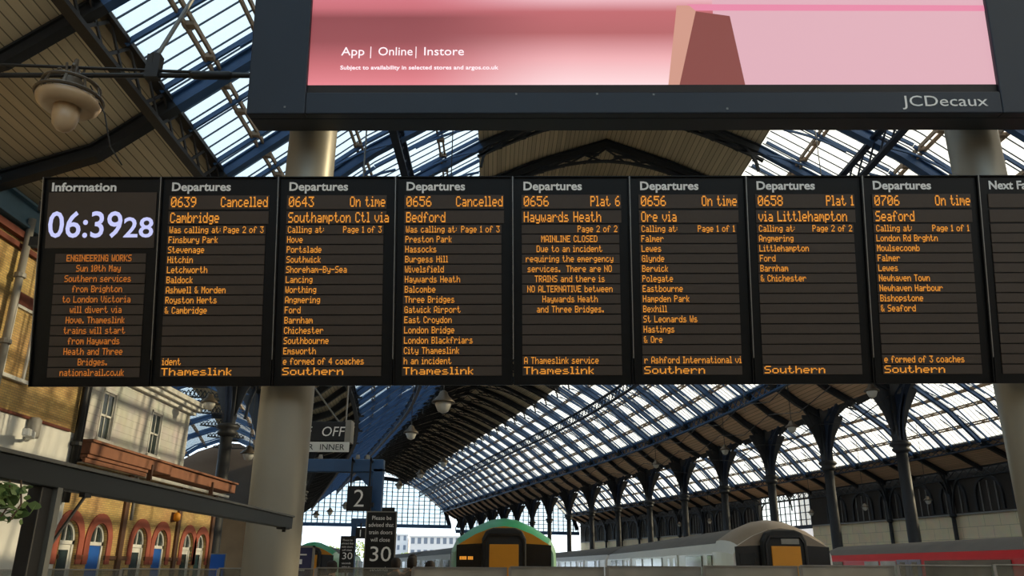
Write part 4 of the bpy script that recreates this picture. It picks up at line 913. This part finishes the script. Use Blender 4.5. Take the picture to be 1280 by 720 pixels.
    for sg in (-1, 1):
        for (a, c, m_) in wins:
            o_ = MB().bb(*((sg * 1.425 - .015, sg * 1.425 + .015) + (a, c) + (.95, 1.95))).build('window', M[m_], t, bevel=.01)
        for (a, c, m_) in doors:
            d_ = MB().bb(sg * 1.42 - .02, sg * 1.42 + .02, a, (a + c) / 2 - .02, 0, 2.0).build('door', M[m_], t); MB().bb(sg * 1.44 - .006, sg * 1.44 + .006, a + .3, (a + c) / 2 - .28, .95, 1.9).build('door_window', M['twin'], d_)
            d_ = MB().bb(sg * 1.42 - .02, sg * 1.42 + .02, (a + c) / 2 + .02, c, 0, 2.0).build('door', M[m_], t); MB().bb(sg * 1.44 - .006, sg * 1.44 + .006, (a + c) / 2 + .28, c - .3, .95, 1.9).build('door_window', M['twin'], d_)
    return t
WW = [(1.5, 1.95, 'twin'), (2.6, 4.6, 'twin'), (8.4, 10.0, 'twin_reflect'), (10.3, 12.0, 'twin_reflect'), (12.4, 13.8, 'twin_reflect'), (17.6, 19.3, 'twin_reflect'), (19.7, 21.4, 'twin_reflect')]
WD = [(5.8, 7.6, 'twhite'), (15.2, 17.0, 'twhite')]
def line(u, y, L, n, mk):
    for i in range(n):
        a = y + i * (L + .7); e_ = a + L; p, q = P(a, u, 0), P(e_, u, 0); d = q - p; mk(i, (p.x, p.y), -math.atan2(d.x, d.y))
line(-5.26, 21.5, 20, 1, lambda i, xy, rz: car(['green commuter train front with orange gangway door', 'second carriage of the green train', 'third carriage of the green train'][i], None, xy, rz, 20, i == 0, ('tgreenpale', 'troof', 'tgreen', 'tgreenpale'), WD, WW, 'green train carriages'))
line(1.84, 21.5, 23, 4, lambda i, xy, rz: car(['white train front with grey-brown dome and orange gangway door', 'second carriage of the white train', 'third carriage of the white train', 'fourth carriage of the white train'][i], None, xy, rz, 23, i == 0, ('twhite', 'troof', 'tnose', 'twhite'), WD, WW, 'white train carriages'))
RW = [(1.0, 6.6, 'twin'), (9.0, 10.4, 'twin_reflect'), (10.6, 12.0, 'twin_reflect'), (14.4, 16.0, 'twin')]
line(12.95, 6.3, 20, 1, lambda i, xy, rz: car('red carriage nearer the camera, beyond the right edge', None, xy, rz, 20, False, ('tred', 'troof', 'tred', 'tred'), [(2, 4, 'tdoor')], [(5, 12, 'twin')], 'red train carriages'))
line(12.95, 27.0, 17.4, 1, lambda i, xy, rz: car('red train carriage with grey doors and dark window band', None, xy, rz, 17.4, False, ('tred', 'troof', 'tred', 'tred'), [(6.9, 8.9, 'tdoor')], RW, 'red train carriages'))
for i in range(3):
    car('%s silver carriage seen past the closing-doors notice' % ordn(i), None, (-1.35 - i * 4.9, 44 + i * 20.3), .2317, 20, False, ('tsilver', 'troof', 'tsilver', 'tsilver'), WD, WW, 'silver train carriages')
line(-15.4, 47, 20, 1, lambda i, xy, rz: car(['far green train front partly hidden by the grey post', 'second carriage of the far green train'][i], None, xy, rz, 20, i == 0, ('tgreenpale', 'troof', 'tgreen', 'tgreenpale'), WD, WW, 'far green train carriages'))

# ------------------------------------------------------------------ glass barrier along the concourse
x = -9.6; k = 0
while x < 13:
    t = thing('glass_barrier', '%s %s glass barrier panel from the left, below the trains' % (ordn(k), 'frosted' if -1.7 < x < 5.0 else 'clear'), 'barrier', (x, 14.0, 0), 0, 'glass barrier panels')
    zt = 1.50 + .011 * (x + 9.6)
    MB().bb(.02, 1.55, -.01, .01, .1, zt).build('glass_panel', M['frost' if -1.7 < x < 5.0 else 'clear'], t); b = MB(); b.bb(.0, 1.55, -.02, .02, zt, zt + .02); b.build('top_rail', M['rail'], t); b = MB(); b.bb(-.025, .025, -.03, .03, 0, zt); b.build('post', M['rail'], t)
    x += 1.6; k += 1

# ------------------------------------------------------------------ people beyond the barrier
def person(lb, loc, rz, h, jm, hm=None):
    t = thing('person', lb, 'person', loc, rz, None); k = h / 1.75
    me = bpy.data.meshes.new('body'); bm = bmesh.new()
    V = [((0, 0, .95), .14), ((0, 0, 1.15), .15), ((0, .01, 1.38), .15), ((0, 0, 1.5), .06), ((0, -.01, 1.56), .055),
         ((.1, 0, .9), .1), ((.11, -.01, .5), .06), ((.11, .02, .09), .04), ((.11, -.13, .03), .04), ((-.1, 0, .9), .1), ((-.11, .01, .5), .06), ((-.11, .03, .09), .04), ((-.11, -.12, .03), .04),
         ((.19, .01, 1.42), .06), ((.24, .02, 1.15), .048), ((.24, -.07, .92), .035), ((.24, -.1, .8), .03), ((-.19, .01, 1.42), .06), ((-.24, .02, 1.15), .048), ((-.24, -.07, .92), .035), ((-.24, -.1, .8), .03),
         ((0, -.012, 1.64), .085), ((0, -.012, 1.7), .075)]
    E_ = [(0, 1), (1, 2), (2, 3), (3, 4), (0, 5), (5, 6), (6, 7), (7, 8), (0, 9), (9, 10), (10, 11), (11, 12), (2, 13), (13, 14), (14, 15), (15, 16), (2, 17), (17, 18), (18, 19), (19, 20), (4, 21), (21, 22)]
    me.from_pydata([tuple(c * k for c in v[0]) for v in V], E_, []); o = bpy.data.objects.new('body', me); COL.objects.link(o); o.parent = t
    sk = o.modifiers.new('skin', 'SKIN'); sd = o.modifiers.new('sub', 'SUBSURF'); sd.levels = sd.render_levels = 1
    for i, v in enumerate(V): me.skin_vertices[0].data[i].radius = (v[1] * k, v[1] * k)
    me.skin_vertices[0].data[0].use_root = True; me.materials.append(M['skin'])
    b = MB(); b.lathe([(.02, 1.52 * k), (.1, 1.56 * k), (.112, 1.66 * k), (.1, 1.74 * k), (.05, 1.785 * k)], (0, .02, 0), 14); b.build('hair', hm or M['hair'], t, True)
    b = MB(); b.lathe([(.2, .82 * k), (.19, 1.05 * k), (.21, 1.3 * k), (.2, 1.4 * k), (.1, 1.49 * k)], (0, 0, 0), 14)
    for v in b.bm.verts: v.co.y *= .72
    for sg in (-1, 1): b.tube([(sg * .18, .01, 1.42 * k), (sg * .245, .02, 1.15 * k), (sg * .24, -.07, .93 * k)], [.08, .065, .05], 10)
    b.build('jacket', jm, t, True)
    b = MB()
    for sg in (-1, 1): b.tube([(sg * .09, 0, .9 * k), (sg * .11, -.005, .5 * k), (sg * .11, .02, .06)], [.11, .085, .065], 10)
    b.build('trousers', M['dark'], t, True)
    b = MB()
    for sg in (-1, 1):
        for q in range(4): b.tube([(sg * .24 + (q - 1.5) * .018, -.1 * 1, .8 * k), (sg * .24 + (q - 1.5) * .018, -.115, .75 * k), (sg * .24 + (q - 1.5) * .018, -.1, (.71 + abs(q - 1.5) * .008) * k)], .009, 6)
        b.tube([(sg * .215, -.1, .81 * k), (sg * .205, -.13, .77 * k)], .01, 6)
    b.build('fingers', M['skin'], t, True)
    return t
J = [mat('black_jacket', (26, 26, 28), .8), mat('brown_jacket', (70, 52, 40), .8), mat('navy_jacket', (30, 36, 54), .8), mat('grey_jacket', (72, 70, 70), .8)]
for (x, y, h, j, lb) in ((-2.55, 19.0, 1.76, 0, 'dark-haired person in a black jacket just right of the tall notice'), (-2.1, 18.2, 1.78, 1, 'person in a brown jacket, middle of the group by the notice'), (-2.3, 20.0, 1.85, 2, 'tallest dark-haired person of the group by the notice'), (-1.75, 18.6, 1.7, 3, 'person in a grey jacket at the right of the group'), (-3.6, 17.2, 1.68, 2, 'person in a navy jacket just left of the tall notice')):
    person(lb, (x, y, 0), math.pi + .2 * x, h, J[j])

# ------------------------------------------------------------------ outside
def building(lb, x, y, w, d, h, nx, nz, win=1.5):
    t = thing('office_block', lb, 'building', (x, y, -1.15))
    MB().bb(-w / 2, w / 2, 0, d, 0, h).build('walls', M['conc'], t); MB().bb(-w / 2 - .3, w / 2 + .3, -.3, d + .3, h, h + .6).build('parapet', M['conc'], t)
    for i in range(nx):
        for k in range(nz):
            MB().bb(-w / 2 + w * (i + .5) / nx - win / 2, -w / 2 + w * (i + .5) / nx + win / 2, -.08, .1, h * (k + .45) / nz, h * (k + .45) / nz + h / nz * .5).build('window', M['cwin'], t)
    return t
building('long white office block beyond the far arched screen', -29.5, 330, 20, 14, 13.5, 8, 3, 1.4)
building('narrow white block left of the long office block', -44, 340, 5, 10, 14.5, 2, 4, 1.0)
building('pale blue-grey block seen through the opening in the right wall', 68, 150, 22, 14, 17, 7, 5, 1.6)
def tree(lb, x, y, h, r):
    t = thing('leafy_tree', lb, 'tree', (x, y, -1.15), 0, 'trees beyond the far screen'); MB().tube([(0, 0, 0), (.1, 0, h * .35), (0, .1, h * .7)], [.35, .25, .1], 8).build('trunk', M['bark'], t)
    b = MB(); rn = random.Random(int(x * 7))
    for k in range(420):
        d = Vector((rn.gauss(0, 1), rn.gauss(0, 1), rn.gauss(0, 1))).normalized() * r * rn.uniform(.55, 1); c = Vector((d.x, d.y, h * .65 + d.z * .8)); s_ = rn.uniform(.25, .55)
        q = Quaternion((rn.random() - .5, rn.random() - .5, rn.random() - .5, rn.random() - .5)).normalized().to_matrix()
        b.prism([(0, -s_), (s_ * .7, 0), (0, s_), (-s_ * .7, 0)], lambda a, z, tt: c + q @ Vector((a, tt, z)), (-.02, .02))
    b.build('crown', M['tree'], t)['kind'] = 'stuff'
tree('pale green tree just right of the tall notice', -46, 300, 11, 4.5); tree('pale green tree behind the tall notice', -52.5, 290, 11.5, 4.5); tree('low green tree before the white office block', -38.5, 310, 7.5, 3.2); tree('green tree beyond the far green train', -62, 290, 9, 4.5)
# catenary wires and hanging drop rods
for i, (u, y, za, zb) in enumerate(((6.5, 27, 9.5, interp(A_FULL, 6.5)), (-1.9, 42, 14, interp(A_FULL, -1.9)), (11.5, 52, 11.5, interp(A_FULL, 11.5)))):
    p = P(y, u, za); o = MB().tube([p, (p.x, p.y, zb)], .018, 6).build('drop_rod', M['steel']); tag(o, ['thin pale rod hanging above the Ore departure board', 'thin rod hanging in the main vault centre', 'thin rod hanging before the bright glazing'][i], 'rod')
for i, (ya, yb, u, z) in enumerate(((44, 80, 16.8, 10.2), (46, 100, 14.5, 11.2), (46, 120, 12.5, 11.8))):
    pts = []
    ys = frange(ya, yb, BAY / 2)
    for k, y in enumerate(ys): pts.append(P(y, u, z + (0 if k % 2 else .7)))
    o = MB().tube(pts, .03, 6).build('slack_cable', M['black']); tag(o, ['lowest slack cable looped along the right column row', 'middle slack cable looped along the right column row', 'highest slack cable looped along the right column row'][i], 'cable')
